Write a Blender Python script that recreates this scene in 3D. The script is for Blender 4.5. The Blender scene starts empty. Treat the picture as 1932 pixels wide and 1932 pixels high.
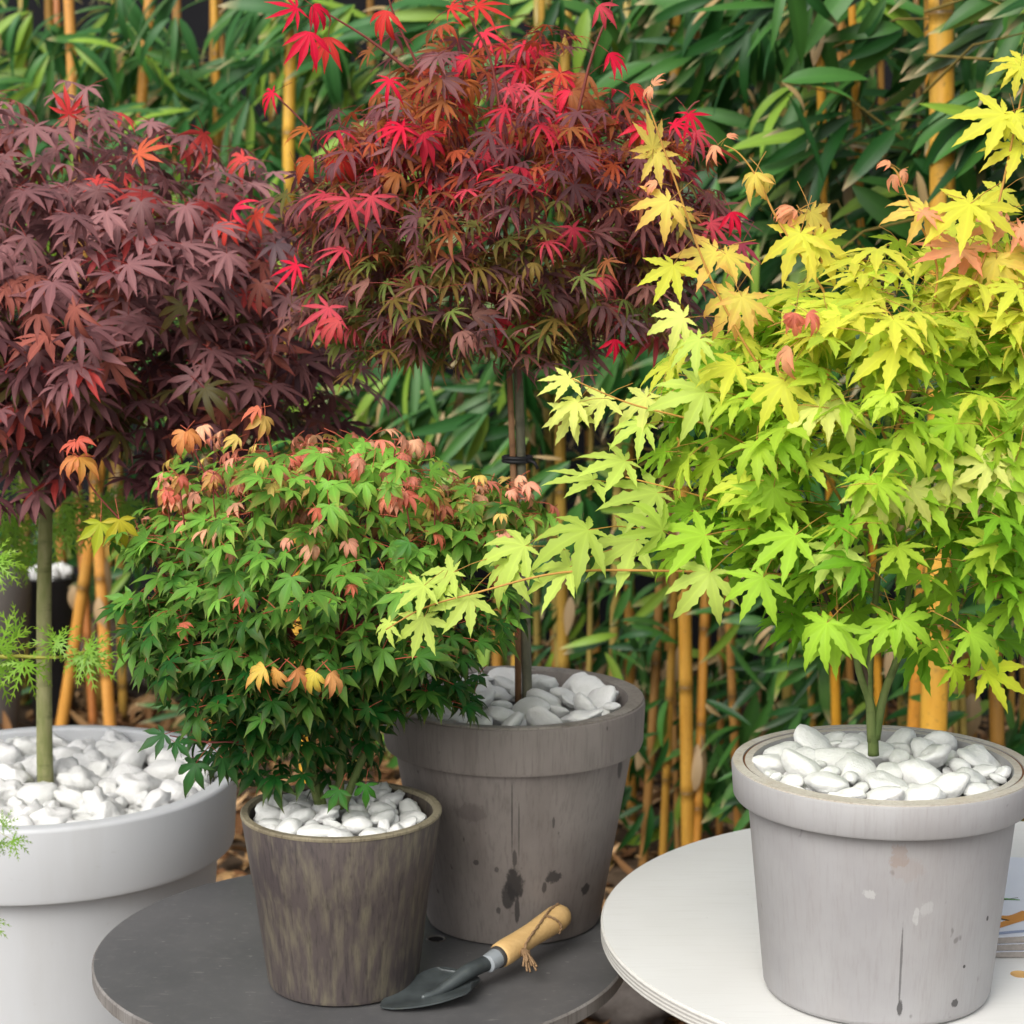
import bpy, bmesh, math, random
import numpy as np
from mathutils import Vector, Matrix, noise as mnoise

R = math.radians
rng = random.Random(7)
C = bpy.context.scene.collection
SC = bpy.context.scene

# ---------------------------------------------------------------- camera
CAM = Vector((0, 0, 1.6)); PITCH = 9.0; LENS = 50.2; SENSOR = 24.0
cd = bpy.data.cameras.new('camera'); cam = bpy.data.objects.new('camera', cd); C.objects.link(cam)
cam.location = CAM; cam.rotation_euler = (R(90 - PITCH), 0, 0)
cd.lens = LENS; cd.sensor_width = SENSOR; cd.sensor_fit = 'HORIZONTAL'; cd.clip_start = 0.05; cd.clip_end = 300
cd.dof.use_dof = True; cd.dof.focus_distance = 2.08; cd.dof.aperture_fstop = 7.4; cd.dof.aperture_blades = 9
SC.camera = cam
# ---------------------------------------------------------------- world, sun, exposure
SUN_EL, SUN_AZ = 43.0, 207.0      # compass angle of the sun seen from the scene: behind the camera, to the left
w = bpy.data.worlds.new('World'); SC.world = w; w.use_nodes = True
nt = w.node_tree; nt.nodes.clear()
sky = nt.nodes.new('ShaderNodeTexSky'); sky.sky_type = 'NISHITA'; sky.sun_disc = False
sky.sun_elevation = R(SUN_EL); sky.sun_rotation = R(SUN_AZ); sky.dust_density = 4.0; sky.air_density = 1.0; sky.ozone_density = 1.0
hs = nt.nodes.new('ShaderNodeHueSaturation'); hs.inputs['Saturation'].default_value = 0.3
bg = nt.nodes.new('ShaderNodeBackground'); bg.inputs['Strength'].default_value = 0.15
wo = nt.nodes.new('ShaderNodeOutputWorld')
nt.links.new(sky.outputs[0], hs.inputs['Color']); nt.links.new(hs.outputs[0], bg.inputs[0]); nt.links.new(bg.outputs[0], wo.inputs[0])
sd = bpy.data.lights.new('sun', 'SUN'); sun = bpy.data.objects.new('sun', sd); C.objects.link(sun)
sd.energy = 1.35; sd.angle = R(40); sd.color = (1.0, 0.965, 0.91)
az = R(SUN_AZ); el = R(SUN_EL)
tosun = Vector((math.sin(az) * math.cos(el), math.cos(az) * math.cos(el), math.sin(el)))
sun.rotation_euler = tosun.to_track_quat('Z', 'Y').to_euler(); sun.location = tosun * 20
vs = SC.view_settings; vs.view_transform = 'Standard'; vs.look = 'None'; vs.gamma = 1; vs.use_curve_mapping = False
vs.exposure = 0.45
SC.render.engine = 'CYCLES'
SC.cycles.max_bounces = 5; SC.cycles.diffuse_bounces = 2; SC.cycles.transmission_bounces = 3; SC.cycles.glossy_bounces = 2
SC.cycles.use_denoising = True

# ---------------------------------------------------------------- helpers
FPX = LENS / SENSOR * 1932
_p = R(PITCH)
FW = Vector((0, math.cos(_p), -math.sin(_p))); UP = Vector((0, math.sin(_p), math.cos(_p))); RT = Vector((1, 0, 0))
def PY(px, py, Y):
    d = FW + RT * ((px - 966) / FPX) + UP * ((966 - py) / FPX)
    return CAM + d * (Y / d.y)
def PZ(px, py, z):
    d = FW + RT * ((px - 966) / FPX) + UP * ((966 - py) / FPX)
    return CAM + d * ((z - CAM.z) / d.z)
def to_px(p):
    v = Vector(p) - CAM; d = v.dot(FW)
    return 966 + v.dot(RT) / d * FPX, 966 - v.dot(UP) / d * FPX
def lin(c):
    f = lambda v: v / 12.92 if v <= 0.04045 else ((v + 0.055) / 1.055) ** 2.4
    return tuple(f(v / 255) for v in c[:3])
def mixc(a, b, t): return tuple(a[i] + (b[i] - a[i]) * t for i in range(3))

def tag(o, label=None, cat=None, group=None, kind=None):
    if label: o['label'] = label
    if cat: o['category'] = cat
    if group: o['group'] = group
    if kind: o['kind'] = kind
    return o
def thing(name, loc, label, cat, group=None):
    o = bpy.data.objects.new(name, None); o.empty_display_size = 0.05; C.objects.link(o); o.location = loc
    return tag(o, label, cat, group)
def obj(name, me, parent=None, loc=None):
    o = bpy.data.objects.new(name, me); C.objects.link(o)
    if parent is not None: o.parent = parent
    if loc is not None: o.location = loc
    return o

class MB:
    """collects triangles and quads for one mesh"""
    def __init__(s): s.v = []; s.f = []; s.m = []
    def tube(s, pts, rad, n=8, cap=True, mat=0):
        pts = [Vector(p) for p in pts]; rings = []; ref = Vector((0.31, 0.9, 0.2))
        for i, p in enumerate(pts):
            t = (pts[min(i + 1, len(pts) - 1)] - pts[max(i - 1, 0)]).normalized()
            if abs(t.dot(ref)) > 0.95: ref = Vector((0.9, -0.2, 0.3))
            a = t.cross(ref).normalized(); b = t.cross(a); ref = b.cross(t) if False else ref
            r = rad[i] if isinstance(rad, (list, tuple)) else rad
            st = len(s.v)
            for k in range(n):
                q = 2 * math.pi * k / n
                s.v.append(p + a * (r * math.cos(q)) + b * (r * math.sin(q)))
            rings.append(st)
        for i in range(len(rings) - 1):
            for k in range(n):
                k2 = (k + 1) % n
                s.f.append((rings[i] + k, rings[i] + k2, rings[i + 1] + k2, rings[i + 1] + k)); s.m.append(mat)
        if cap:
            s.f.append(tuple(rings[0] + k for k in range(n))[::-1]); s.m.append(mat)
            s.f.append(tuple(rings[-1] + k for k in range(n))); s.m.append(mat)
    def lathe(s, prof, n=96, mat=0, closed=False):
        st = len(s.v)
        for r, z in prof:
            for k in range(n):
                q = 2 * math.pi * k / n
                s.v.append(Vector((r * math.cos(q), r * math.sin(q), z)))
        L = len(prof)
        for i in range(L if closed else L - 1):
            i2 = (i + 1) % L
            for k in range(n):
                k2 = (k + 1) % n
                s.f.append((st + i * n + k, st + i * n + k2, st + i2 * n + k2, st + i2 * n + k)); s.m.append(mat)
    def disc(s, r, z, n=96, mat=0):
        st = len(s.v)
        for k in range(n):
            q = 2 * math.pi * k / n; s.v.append(Vector((r * math.cos(q), r * math.sin(q), z)))
        s.f.append(tuple(range(st, st + n))); s.m.append(mat)
    def mesh(s, name, mats, smooth=True, sharp=None):
        me = bpy.data.meshes.new(name)
        me.from_pydata([tuple(v) for v in s.v], [], s.f)
        for m in (mats if isinstance(mats, (list, tuple)) else [mats]): me.materials.append(m)
        me.polygons.foreach_set('material_index', s.m)
        if smooth:
            me.polygons.foreach_set('use_smooth', [True] * len(me.polygons))
            if sharp: me.set_sharp_from_angle(angle=R(sharp))
        me.update(); return me

def smooth_path(pts, n=6):
    """Catmull-Rom through the points"""
    P = [Vector(p) for p in pts]; out = []
    for i in range(len(P) - 1):
        p0 = P[max(i - 1, 0)]; p1 = P[i]; p2 = P[i + 1]; p3 = P[min(i + 2, len(P) - 1)]
        for k in range(n):
            t = k / n
            out.append(0.5 * ((2 * p1) + (p2 - p0) * t + (2 * p0 - 5 * p1 + 4 * p2 - p3) * t * t + (3 * p1 - p0 - 3 * p2 + p3) * t ** 3))
    out.append(P[-1]); return out

# ---------------------------------------------------------------- materials
class NT:
    def __init__(s, name):
        s.mat = bpy.data.materials.new(name); s.mat.use_nodes = True
        s.t = s.mat.node_tree; s.t.nodes.clear(); s.out = s.n('ShaderNodeOutputMaterial')
    def n(s, kind, **kw):
        nd = s.t.nodes.new(kind)
        for k, v in kw.items():
            if k.startswith('i_'):
                nd.inputs[k[2:].replace('_', ' ')].default_value = v
            else: setattr(nd, k, v)
        return nd
    def l(s, a, b): s.t.links.new(a, b)
    def mix(s, fac, a, b, blend='MIX'):
        m = s.n('ShaderNodeMix', data_type='RGBA', blend_type=blend)
        for sock, v in ((m.inputs[0], fac), (m.inputs[6], a), (m.inputs[7], b)):
            if hasattr(v, 'is_output'): s.l(v, sock)
            elif isinstance(v, (int, float)): sock.default_value = v
            else: sock.default_value = (*v[:3], 1)
        return m.outputs[2]
    def math(s, op, a, b=0.0, c=0.0, clamp=False):
        m = s.n('ShaderNodeMath', operation=op, use_clamp=clamp)
        for k, v in enumerate((a, b, c)):
            if hasattr(v, 'is_output'): s.l(v, m.inputs[k])
            else: m.inputs[k].default_value = v
        return m.outputs[0]
    def ramp(s, fac, stops):
        r = s.n('ShaderNodeValToRGB'); e = r.color_ramp.elements
        while len(e) < len(stops): e.new(0.5)
        for k, (p, c) in enumerate(stops):
            e[k].position = p; e[k].color = (c, c, c, 1) if isinstance(c, (int, float)) else (*c[:3], 1)
        s.l(fac, r.inputs[0]); return r.outputs[0]
    def noise(s, vec, scale, detail=4, rough=0.55):
        nz = s.n('ShaderNodeTexNoise', i_Scale=scale, i_Detail=detail, i_Roughness=rough); s.l(vec, nz.inputs['Vector']); return nz.outputs['Fac']
    def mapping(s, vec, scale=(1, 1, 1), loc=(0, 0, 0)):
        m = s.n('ShaderNodeMapping'); m.inputs['Scale'].default_value = scale; m.inputs['Location'].default_value = loc; s.l(vec, m.inputs[0]); return m.outputs[0]
    def coord(s): return s.n('ShaderNodeTexCoord').outputs['Object']
    def bump(s, h, strength=0.3, dist=0.002):
        b = s.n('ShaderNodeBump'); b.inputs['Strength'].default_value = strength; b.inputs['Distance'].default_value = dist; s.l(h, b.inputs['Height']); return b.outputs[0]
    def principled(s, col, rough=0.5, spec=0.5, normal=None, metal=0.0, final=True):
        p = s.n('ShaderNodeBsdfPrincipled')
        for sock, v in ((p.inputs['Base Color'], col), (p.inputs['Roughness'], rough)):
            if hasattr(v, 'is_output'): s.l(v, sock)
            elif isinstance(v, (int, float)): sock.default_value = v
            else: sock.default_value = (*v[:3], 1)
        p.inputs['Specular IOR Level'].default_value = spec; p.inputs['Metallic'].default_value = metal
        if normal is not None: s.l(normal, p.inputs['Normal'])
        if final: s.l(p.outputs[0], s.out.inputs[0])
        return p.outputs[0]

def leaf_mat(name, source, tipcol, trans=0.35, rough=0.42, spec=0.4, ribgain=1.35, tip_lo=0.35, trans_tint=(1, 1, 1)):
    """leaf blade: colour from the object (parts) or from the mesh (joined foliage); paler midribs; tinted tips"""
    m = NT(name)
    if source == 'object':
        oi = m.n('ShaderNodeObjectInfo'); col, al = oi.outputs['Color'], oi.outputs['Alpha']
    else:
        a = m.n('ShaderNodeAttribute', attribute_name='leaf_color'); col, al = a.outputs['Color'], a.outputs['Alpha']
    rib = m.n('ShaderNodeAttribute', attribute_name='rib').outputs['Fac']
    tip = m.n('ShaderNodeAttribute', attribute_name='tip').outputs['Fac']
    c = m.coord()
    nz = m.noise(c, 3.0, 3)
    col = m.mix(m.math('MULTIPLY_ADD', nz, 0.5, -0.05, True), col, m.mix(1.0, col, (0.72, 0.72, 0.72), 'MULTIPLY'))
    r6 = m.math('POWER', rib, 5.0)
    col = m.mix(m.math('MULTIPLY', r6, 0.7), col, m.mix(1.0, col, (ribgain, ribgain, ribgain * 0.95), 'MULTIPLY'))
    tf = m.n('ShaderNodeMapRange', i_From_Min=tip_lo, i_From_Max=1.05); m.l(m.math('ADD', tip, m.math('MULTIPLY_ADD', nz, 0.4, -0.2)), tf.inputs['Value'])
    col = m.mix(m.math('MULTIPLY', tf.outputs[0], al, clamp=True), col, tipcol)
    bn = m.bump(m.math('ADD', m.math('MULTIPLY', r6, -0.6), m.noise(c, 14.0, 2)), 0.25, 0.001)
    p = m.principled(col, rough, spec, bn, final=False)
    t = m.n('ShaderNodeBsdfTranslucent'); m.l(m.mix(1.0, col, trans_tint, 'MULTIPLY'), t.inputs[0])
    mx = m.n('ShaderNodeMixShader'); mx.inputs[0].default_value = trans
    m.l(p, mx.inputs[1]); m.l(t.outputs[0], mx.inputs[2]); m.l(mx.outputs[0], m.out.inputs[0])
    return m.mat

def plain_mat(name, col, rough=0.6, spec=0.3, var=0.25, scale=20, bump=0.2, stretch=(1, 1, 1)):
    m = NT(name); c = m.mapping(m.coord(), stretch); nz = m.noise(c, scale, 5)
    k = m.mix(nz, mixc(col, (0, 0, 0), var), mixc(col, tuple(min(1, 1.6 * x) for x in col), var))
    m.principled(k, rough, spec, m.bump(nz, bump, 0.002)); return m.mat

def bark_mat(name, a, b, scale=90):
    m = NT(name); c = m.coord()
    n1 = m.noise(m.mapping(c, (1, 1, 0.25)), scale, 5); n2 = m.noise(m.mapping(c, (1, 1, 3.0)), 25, 3)
    k = m.mix(m.ramp(n1, [(0.35, 0.0), (0.65, 1.0)]), a, b)
    k = m.mix(m.ramp(n2, [(0.55, 0.0), (0.7, 0.6)]), k, mixc(a, (0, 0, 0), 0.5))
    m.principled(k, 0.65, 0.25, m.bump(n1, 0.4, 0.002)); return m.mat

# pebbles
m = NT('white_marble_pebble'); c = m.coord(); oi = m.n('ShaderNodeObjectInfo')
n1 = m.noise(c, 1.6, 5, 0.65); n2 = m.noise(c, 14, 3)
k = m.mix(m.ramp(n1, [(0.3, 0.0), (0.7, 1.0)]), (0.80, 0.795, 0.77), (0.92, 0.915, 0.895))
k = m.mix(oi.outputs['Random'], k, m.mix(1.0, k, (0.92, 0.93, 0.91), 'MULTIPLY'))
m.principled(k, 0.55, 0.35, m.bump(m.math('ADD', n1, m.math('MULTIPLY', n2, 0.3)), 0.3, 0.05)); M_PEB = m.mat
# planter plastic
m = NT('white_glazed_plastic'); c = m.coord(); n1 = m.noise(c, 6, 3)
st_ = m.noise(m.mapping(c, (1, 1, 0.12)), 16, 5, 0.65); sc_ = m.noise(m.mapping(c, (1, 1, 2.5)), 55, 4, 0.7)
k = m.mix(n1, (0.56, 0.58, 0.60), (0.62, 0.63, 0.64))
k = m.mix(m.math('MULTIPLY', m.ramp(st_, [(0.48, 0.0), (0.75, 1.0)]), 0.22), k, (0.44, 0.43, 0.40))
k = m.mix(m.math('MULTIPLY', m.ramp(sc_, [(0.66, 0.0), (0.74, 1.0)]), 0.25), k, (0.36, 0.34, 0.31))
m.principled(k, 0.42, 0.45, m.bump(m.noise(c, 60, 2), 0.04, 0.001)); M_PLANTER = m.mat
# light grey washed wood pot
def washed(name, base, light, dark, streak, speck, seed=0.0, streak_amt=0.5, rough=0.6, sc=1.0, marks=(), wide_sc=22):
    m = NT(name); c = m.mapping(m.coord(), (1, 1, 1), (seed, seed * 0.7, seed * 0.3))
    grain = m.noise(m.mapping(c, (1, 1, 0.05)), 260 * sc, 6, 0.65)
    wide = m.noise(m.mapping(c, (1, 1, 0.18)), wide_sc * sc, 4)
    blot = m.noise(c, 9, 4); spots = m.noise(m.mapping(c, (1, 1, 0.6)), 62, 2)
    k = m.mix(m.ramp(blot, [(0.3, 0.0), (0.72, 1.0)]), base, light)
    k = m.mix(m.math('MULTIPLY', m.ramp(wide, [(0.45, 0.0), (0.72, 1.0)]), streak_amt), k, streak)
    k = m.mix(m.math('MULTIPLY', m.ramp(grain, [(0.5, 0.0), (0.78, 1.0)]), streak_amt), k, dark)
    k = m.mix(m.math('MULTIPLY', m.ramp(spots, [(0.71, 0.0), (0.76, 1.0)]), speck), k, mixc(dark, (0, 0, 0), 0.5))
    raw = m.coord()
    for (cx_, cy_, cz_), (rx_, rz_), colr, amt, rag in marks:        # stains, chips and cracks, each at its place on the wall
        mp = m.n('ShaderNodeMapping', vector_type='TEXTURE'); mp.inputs['Location'].default_value = (cx_, cy_, cz_); mp.inputs['Scale'].default_value = (rx_, 0.05, rz_); m.l(raw, mp.inputs[0])
        ln = m.n('ShaderNodeVectorMath', operation='LENGTH'); m.l(mp.outputs[0], ln.inputs[0])
        d_ = m.math('ADD', ln.outputs['Value'], m.math('MULTIPLY_ADD', m.noise(m.mapping(raw, (1, 1, 0.6)), min(420, max(90, 1.6 / max(rx_, rz_))), 4, 0.75), 2.4 * rag, -1.2 * rag))
        k = m.mix(m.math('MULTIPLY', m.ramp(d_, [(0.75, 1.0), (1.0, 0.0)]), amt), k, colr)
    m.principled(k, rough, 0.3, m.bump(m.math('ADD', grain, m.math('MULTIPLY', blot, 0.7)), 0.25, 0.0015)); return m.mat
DK = lin((50, 48, 48)); WH = lin((192, 192, 190)); RS = lin((150, 130, 116))
def front(u, z, r0, r1, z1):           # wall point at sideways offset u on the side towards the camera
    r = r0 + (r1 - r0) * z / z1; return (u, -math.sqrt(max(1e-6, r * r - u * u)), z)
fl = lambda u, z: front(u, z, .1115, .1335, .226); fg = lambda u, z: front(u, z, .1065, .1455, .228)
MK_L = [(fl(.002, .066), (.0012, .045), DK, .6, .5), (fl(.003, .024), (.003, .010), DK, .8, .5), (fl(.058, .022), (.004, .005), DK, .8, .5), (fl(.09, .10), (.0015, .003), DK, .9, .2), (fl(.066, .058), (.0016, .002), DK, .9, .2),
        (fl(-.030, .138), (.006, .005), WH, .55, .9), (fl(.014, .116), (.003, .010), WH, .6, .8), (fl(.024, .124), (.006, .007), WH, .35, 1.0), (fl(-.004, .176), (.010, .012), RS, .45, 1.0), (fl(.004, .165), (.02, .012), RS, .2, 1.0)]
MK_G = [(fg(.000, .082), (.011, .022), DK, .9, .7), (fg(-.006, .066), (.009, .017), DK, .85, .7), (fg(.004, .05), (.003, .022), DK, .8, .6), (fg(.001, .115), (.003, .012), DK, .7, .6), (fg(.046, .088), (.010, .008), DK, .8, .8), (fg(.036, .076), (.003, .008), DK, .7, .5),
        (fg(.085, .062), (.006, .008), DK, .85, .7), (fg(-.044, .107), (.004, .004), DK, .7, .4), (fg(-.002, .165), (.0010, .05), DK, .7, .4), (fg(.006, .15), (.0010, .04), DK, .6, .4), (fg(.046, .158), (.0018, .008), DK, .7, .4), (fg(.125, .206), (.003, .018), DK, .7, .6), (fg(-.018, .047), (.003, .005), DK, .7, .5), (fg(-.02, .1), (.003, .004), DK, .6, .5), (fg(-.05, .17), (.022, .014), lin((92, 84, 82)), .5, .7)]
M_LIGHTPOT = washed('grey_washed_wood', lin((154, 152, 153)), lin((169, 168, 168)), lin((126, 119, 115)), lin((150, 142, 137)), 0.5, 0, 0.28, marks=MK_L)
M_GREYPOT = washed('weathered_grey_wood', lin((124, 117, 112)), lin((144, 136, 131)), lin((84, 77, 73)), lin((104, 94, 90)), 0.8, 3.1, 0.55, marks=MK_G)
M_DARKPOT = washed('streaked_brown_wood', lin((74, 67, 67)), lin((94, 85, 81)), lin((36, 34, 38)), lin((124, 117, 97)), 0.4, 5.3, 0.7, 0.55, 1.0, wide_sc=95)
M_LIP = washed('raw_wood_lip', lin((186, 178, 165)), lin((206, 202, 194)), lin((120, 98, 74)), lin((170, 150, 124)), 0.5, 1.2, 0.5)
M_DARKLIP = washed('worn_yellow_wood_lip', lin((130, 121, 100)), lin((166, 156, 130)), lin((62, 54, 46)), lin((92, 82, 66)), 0.8, 2.2, 0.8)
M_GREYLIP = washed('worn_grey_wood_lip', lin((120, 112, 104)), lin((160, 154, 146)), lin((62, 56, 50)), lin((96, 88, 80)), 0.9, 4.0, 0.7)
M_RUST = plain_mat('rust_brown_seam', lin((126, 84, 52)), 0.7, 0.2, 0.35, 60)
M_STAIN = plain_mat('dark_wood_stain', lin((52, 50, 50)), 0.7, 0.2, 0.3, 200)
M_DENT = plain_mat('bare_white_chip', lin((205, 205, 203)), 0.6, 0.2, 0.2, 200)
M_SOIL = plain_mat('potting_soil', (0.03, 0.022, 0.016), 0.95, 0.1, 0.5, 80, 0.8)
# tables
m = NT('white_painted_plywood'); c = m.coord()
g = m.noise(m.mapping(c, (1, 14, 1)), 14, 5); n1 = m.noise(c, 5, 3); sp = m.noise(c, 75, 2)
k = m.mix(m.ramp(n1, [(0.3, 0.0), (0.7, 1.0)]), (0.66, 0.655, 0.625), (0.72, 0.72, 0.695))
k = m.mix(m.math('MULTIPLY', m.ramp(g, [(0.5, 0.0), (0.75, 1.0)]), 0.35), k, (0.58, 0.57, 0.53))
k = m.mix(m.math('MULTIPLY', m.ramp(sp, [(0.76, 0.0), (0.79, 1.0)]), 0.6), k, (0.3, 0.28, 0.25))
m.principled(k, 0.5, 0.35, m.bump(g, 0.12, 0.001)); M_WTABLE = m.mat
m = NT('plywood_edge'); c = m.coord(); sz = m.n('ShaderNodeSeparateXYZ'); m.l(c, sz.inputs[0])
wv = m.math('SINE', m.math('MULTIPLY', sz.outputs[2], 1500.0)); nz = m.noise(m.mapping(c, (20, 20, 60)), 6, 4)
k = m.mix(m.math('MULTIPLY_ADD', wv, 0.22, m.math('MULTIPLY_ADD', nz, 0.8, -0.1), True), (0.62, 0.61, 0.57), (0.36, 0.34, 0.31))
m.principled(k, 0.7, 0.2, m.bump(wv, 0.3, 0.001)); M_WEDGE = m.mat
def slate_mat(name, base, pale, edge):
    m = NT(name); c = m.coord()
    n1 = m.noise(c, 6, 4); sc1 = m.noise(m.mapping(c, (30, 180, 1)), 1.0, 3); sp = m.noise(c, 90, 2); dust = m.noise(c, 60, 6, 0.75)
    k = m.mix(m.ramp(n1, [(0.3, 0.0), (0.7, 1.0)]), base, pale)
    k = m.mix(m.math('MULTIPLY', m.ramp(dust, [(0.5, 0.0), (0.78, 1.0)]), 0.2), k, edge)
    k = m.mix(m.math('MULTIPLY', m.ramp(sc1, [(0.66, 0.0), (0.70, 1.0)]), 0.5), k, edge)
    k = m.mix(m.math('MULTIPLY', m.ramp(sp, [(0.70, 0.0), (0.73, 1.0)]), 0.6), k, edge)
    m.principled(k, m.math('MULTIPLY_ADD', n1, 0.2, 0.36), 0.45, m.bump(dust, 0.1, 0.001)); return m.mat
M_BTABLE = slate_mat('charcoal_painted_top', lin((78, 78, 79)), lin((94, 93, 93)), lin((136, 133, 130)))
M_BEDGE = washed('worn_charcoal_edge', lin((84, 80, 78)), lin((150, 146, 142)), lin((40, 38, 36)), lin((120, 114, 108)), 0.7, 8.0, 0.6)
M_LEG = plain_mat('dark_table_metal', (0.05, 0.05, 0.05), 0.5, 0.4, 0.2, 30)
M_WLEG = plain_mat('white_table_metal', (0.6, 0.6, 0.58), 0.5, 0.4, 0.1, 30)
# trowel
m = NT('pale_turned_wood'); c = m.coord(); g = m.noise(m.mapping(c, (2, 30, 30)), 8, 4)
m.principled(m.mix(g, lin((196, 156, 98)), lin((226, 190, 132))), 0.5, 0.3, m.bump(g, 0.1, 0.001)); M_HANDLE = m.mat
m = NT('oiled_steel'); c = m.coord(); n1 = m.noise(c, 26, 5); n2 = m.noise(m.mapping(c, (8, 60, 8)), 6, 3)
k = m.mix(m.ramp(n1, [(0.35, 0.0), (0.7, 1.0)]), lin((58, 63, 64)), lin((90, 97, 98)))
k = m.mix(m.math('MULTIPLY', m.ramp(n2, [(0.6, 0.0), (0.8, 1.0)]), 0.4), k, lin((90, 92, 60)))
m.principled(k, 0.42, 0.5, m.bump(n1, 0.1, 0.001), 0.3); M_STEEL = m.mat
M_BRIGHT = plain_mat('bright_steel', lin((150, 156, 160)), 0.28, 0.6, 0.25, 60)
M_COLLAR = plain_mat('dark_ferrule', lin((64, 62, 60)), 0.4, 0.5, 0.3, 60)
M_TWINE = plain_mat('jute_twine', lin((150, 122, 92)), 0.9, 0.1, 0.4, 300, 0.6)
# setting
m = NT('leaf_mould_soil'); c = m.coord(); n1 = m.noise(c, 3, 8, 0.7); n2 = m.noise(c, 40, 4)
k = m.mix(m.ramp(n1, [(0.3, 0.0), (0.7, 1.0)]), (0.035, 0.024, 0.016), (0.11, 0.075, 0.048))
k = m.mix(m.ramp(n2, [(0.5, 0.0), (0.75, 0.6)]), k, (0.17, 0.12, 0.08))
m.principled(k, 0.95, 0.1, m.bump(m.math('ADD', n1, n2), 0.8, 0.02)); M_GROUND = m.mat
M_WALL = plain_mat('dark_slate_render', (0.010, 0.010, 0.012), 0.9, 0.15, 0.4, 6, 0.4)
M_ROCK = plain_mat('grey_brown_rock', lin((104, 96, 90)), 0.85, 0.2, 0.4, 8, 0.8)
M_GREYURN = plain_mat('grey_stoneware', lin((112, 108, 104)), 0.55, 0.35, 0.2, 8, 0.2)
M_BLACKTUB = plain_mat('black_tub_plastic', (0.018, 0.018, 0.02), 0.5, 0.4, 0.2, 20)

# ---------------------------------------------------------------- leaf shapes
class Leaf:
    def __init__(s): s.v = []; s.f = []; s.rib = []; s.tip = []; s.m = []
    def add(s, p, rib, tip): s.v.append(tuple(p)); s.rib.append(rib); s.tip.append(tip); return len(s.v) - 1
    def tri(s, *a, mat=0): s.f.append(tuple(a)); s.m.append(mat)
    def stalk(s, pts, r, n=3):
        rings = []
        for i, p in enumerate(pts):
            p = Vector(p); rr = r
            t = (Vector(pts[min(i + 1, len(pts) - 1)]) - Vector(pts[max(i - 1, 0)])).normalized()
            a = t.cross(Vector((1, 0.05, 0.1))).normalized(); b = t.cross(a)
            rings.append([s.add(p + a * rr * math.cos(2.1 * k) + b * rr * math.sin(2.1 * k), 0, 0) for k in range(n)])
        for i in range(len(rings) - 1):
            for k in range(n):
                s.tri(rings[i][k], rings[i][(k + 1) % n], rings[i + 1][(k + 1) % n], rings[i + 1][k], mat=1)
    def arrays(s):
        if not hasattr(s, '_a'):
            s._a = (np.array(s.v, float), np.array(s.rib, float), np.array(s.tip, float))
        return s._a
    def mesh(s, name, mats):
        me = bpy.data.meshes.new(name); me.from_pydata(s.v, [], s.f)
        for mt in mats: me.materials.append(mt)
        me.polygons.foreach_set('material_index', s.m)
        me.polygons.foreach_set('use_smooth', [True] * len(s.f))
        for nm, d in (('rib', s.rib), ('tip', s.tip)):
            at = me.attributes.new(nm, 'FLOAT', 'POINT'); at.data.foreach_set('value', d)
        me.update(); return me

def bend(r, k):
    if abs(k) < 1e-4: return r, 0.0
    return math.sin(k * r) / k, -(1 - math.cos(k * r)) / k

def maple_leaf(lobes, W, sinus, n=5, serr=0.0, droop=0.5, fold=0.3, stalk=0.8, seed=0, peak=0.4, power=1.15, sr=0.012, jitter=0.08):
    q = random.Random(seed); s = Leaf()
    O = s.add((0, 0, 0), 1, 0)
    L = []
    for a, ln in sorted(lobes):
        L.append((R(a + q.uniform(-6, 6)), ln * (1 + q.uniform(-jitter, jitter)), droop * q.uniform(0.6, 1.4)))
    sp = []
    for i in range(len(L) + 1):
        if i == 0: a = L[0][0] - R(30); r = 0.10
        elif i == len(L): a = L[-1][0] + R(30); r = 0.10
        else: a = (L[i - 1][0] + L[i][0]) / 2; r = sinus * min(L[i - 1][1], L[i][1])
        bx, bz = bend(r, droop)
        sp.append((s.add((math.sin(a) * bx, math.cos(a) * bx, bz + fold * r * 0.3), 0, r), a, r))
    for i, (a, ln, kd) in enumerate(L):
        d = Vector((math.sin(a), math.cos(a), 0)); pr = Vector((math.cos(a), -math.sin(a), 0))
        side_sway = q.uniform(-0.10, 0.10)
        mids = []
        for k in range(1, n + 1):
            r = ln * (k / (n + 1)) ; x, z = bend(r, kd)
            mids.append(s.add(d * x + pr * (side_sway * (r / ln) ** 2 * ln) + Vector((0, 0, z)), 1, k / (n + 1) * 0.75))
        x, z = bend(ln, kd * 1.1)
        T = s.add(d * x + pr * side_sway * ln + Vector((0, 0, z)), 0.6, 1)
        for sg, (S, sa, srad) in ((-1, sp[i]), (1, sp[i + 1])):
            al = max(0.0, srad * math.cos(sa - a)); ws = srad * abs(math.sin(sa - a)); t0 = al / ln
            E = []
            for k in range(1, n + 1):
                u = k / (n + 1); t = t0 + (1 - t0) * u
                if u < peak:
                    y = u / peak; w = ws + (W * ln - ws) * (y * y * (3 - 2 * y))
                else: w = W * ln * (1 - (u - peak) / (1 - peak)) ** power
                if serr: w *= (1 + serr) if k % 2 else (1 - serr)
                r = t * ln; x, z = bend(r, kd)
                E.append(s.add(d * x + pr * (sg * w + side_sway * t * t * ln) + Vector((0, 0, z + fold * w)), 0, max(t * 0.8, 0.55 if t > .5 else 0)))
            A = [O] + mids + [T]; B = [S] + E + [T]
            for k in range(len(A) - 2):
                f = (A[k], A[k + 1], B[k + 1], B[k])
                s.tri(*(f if sg < 0 else f[::-1]))
            f = (A[-2], T, B[-2]); s.tri(*(f if sg < 0 else f[::-1]))
    if stalk:
        sw = q.uniform(-0.15, 0.15)
        s.stalk([(0, 0, 0), (sw * 0.4, -0.5 * stalk, -0.04), (sw, -stalk, -0.22 * stalk)], sr)
    return s

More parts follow.
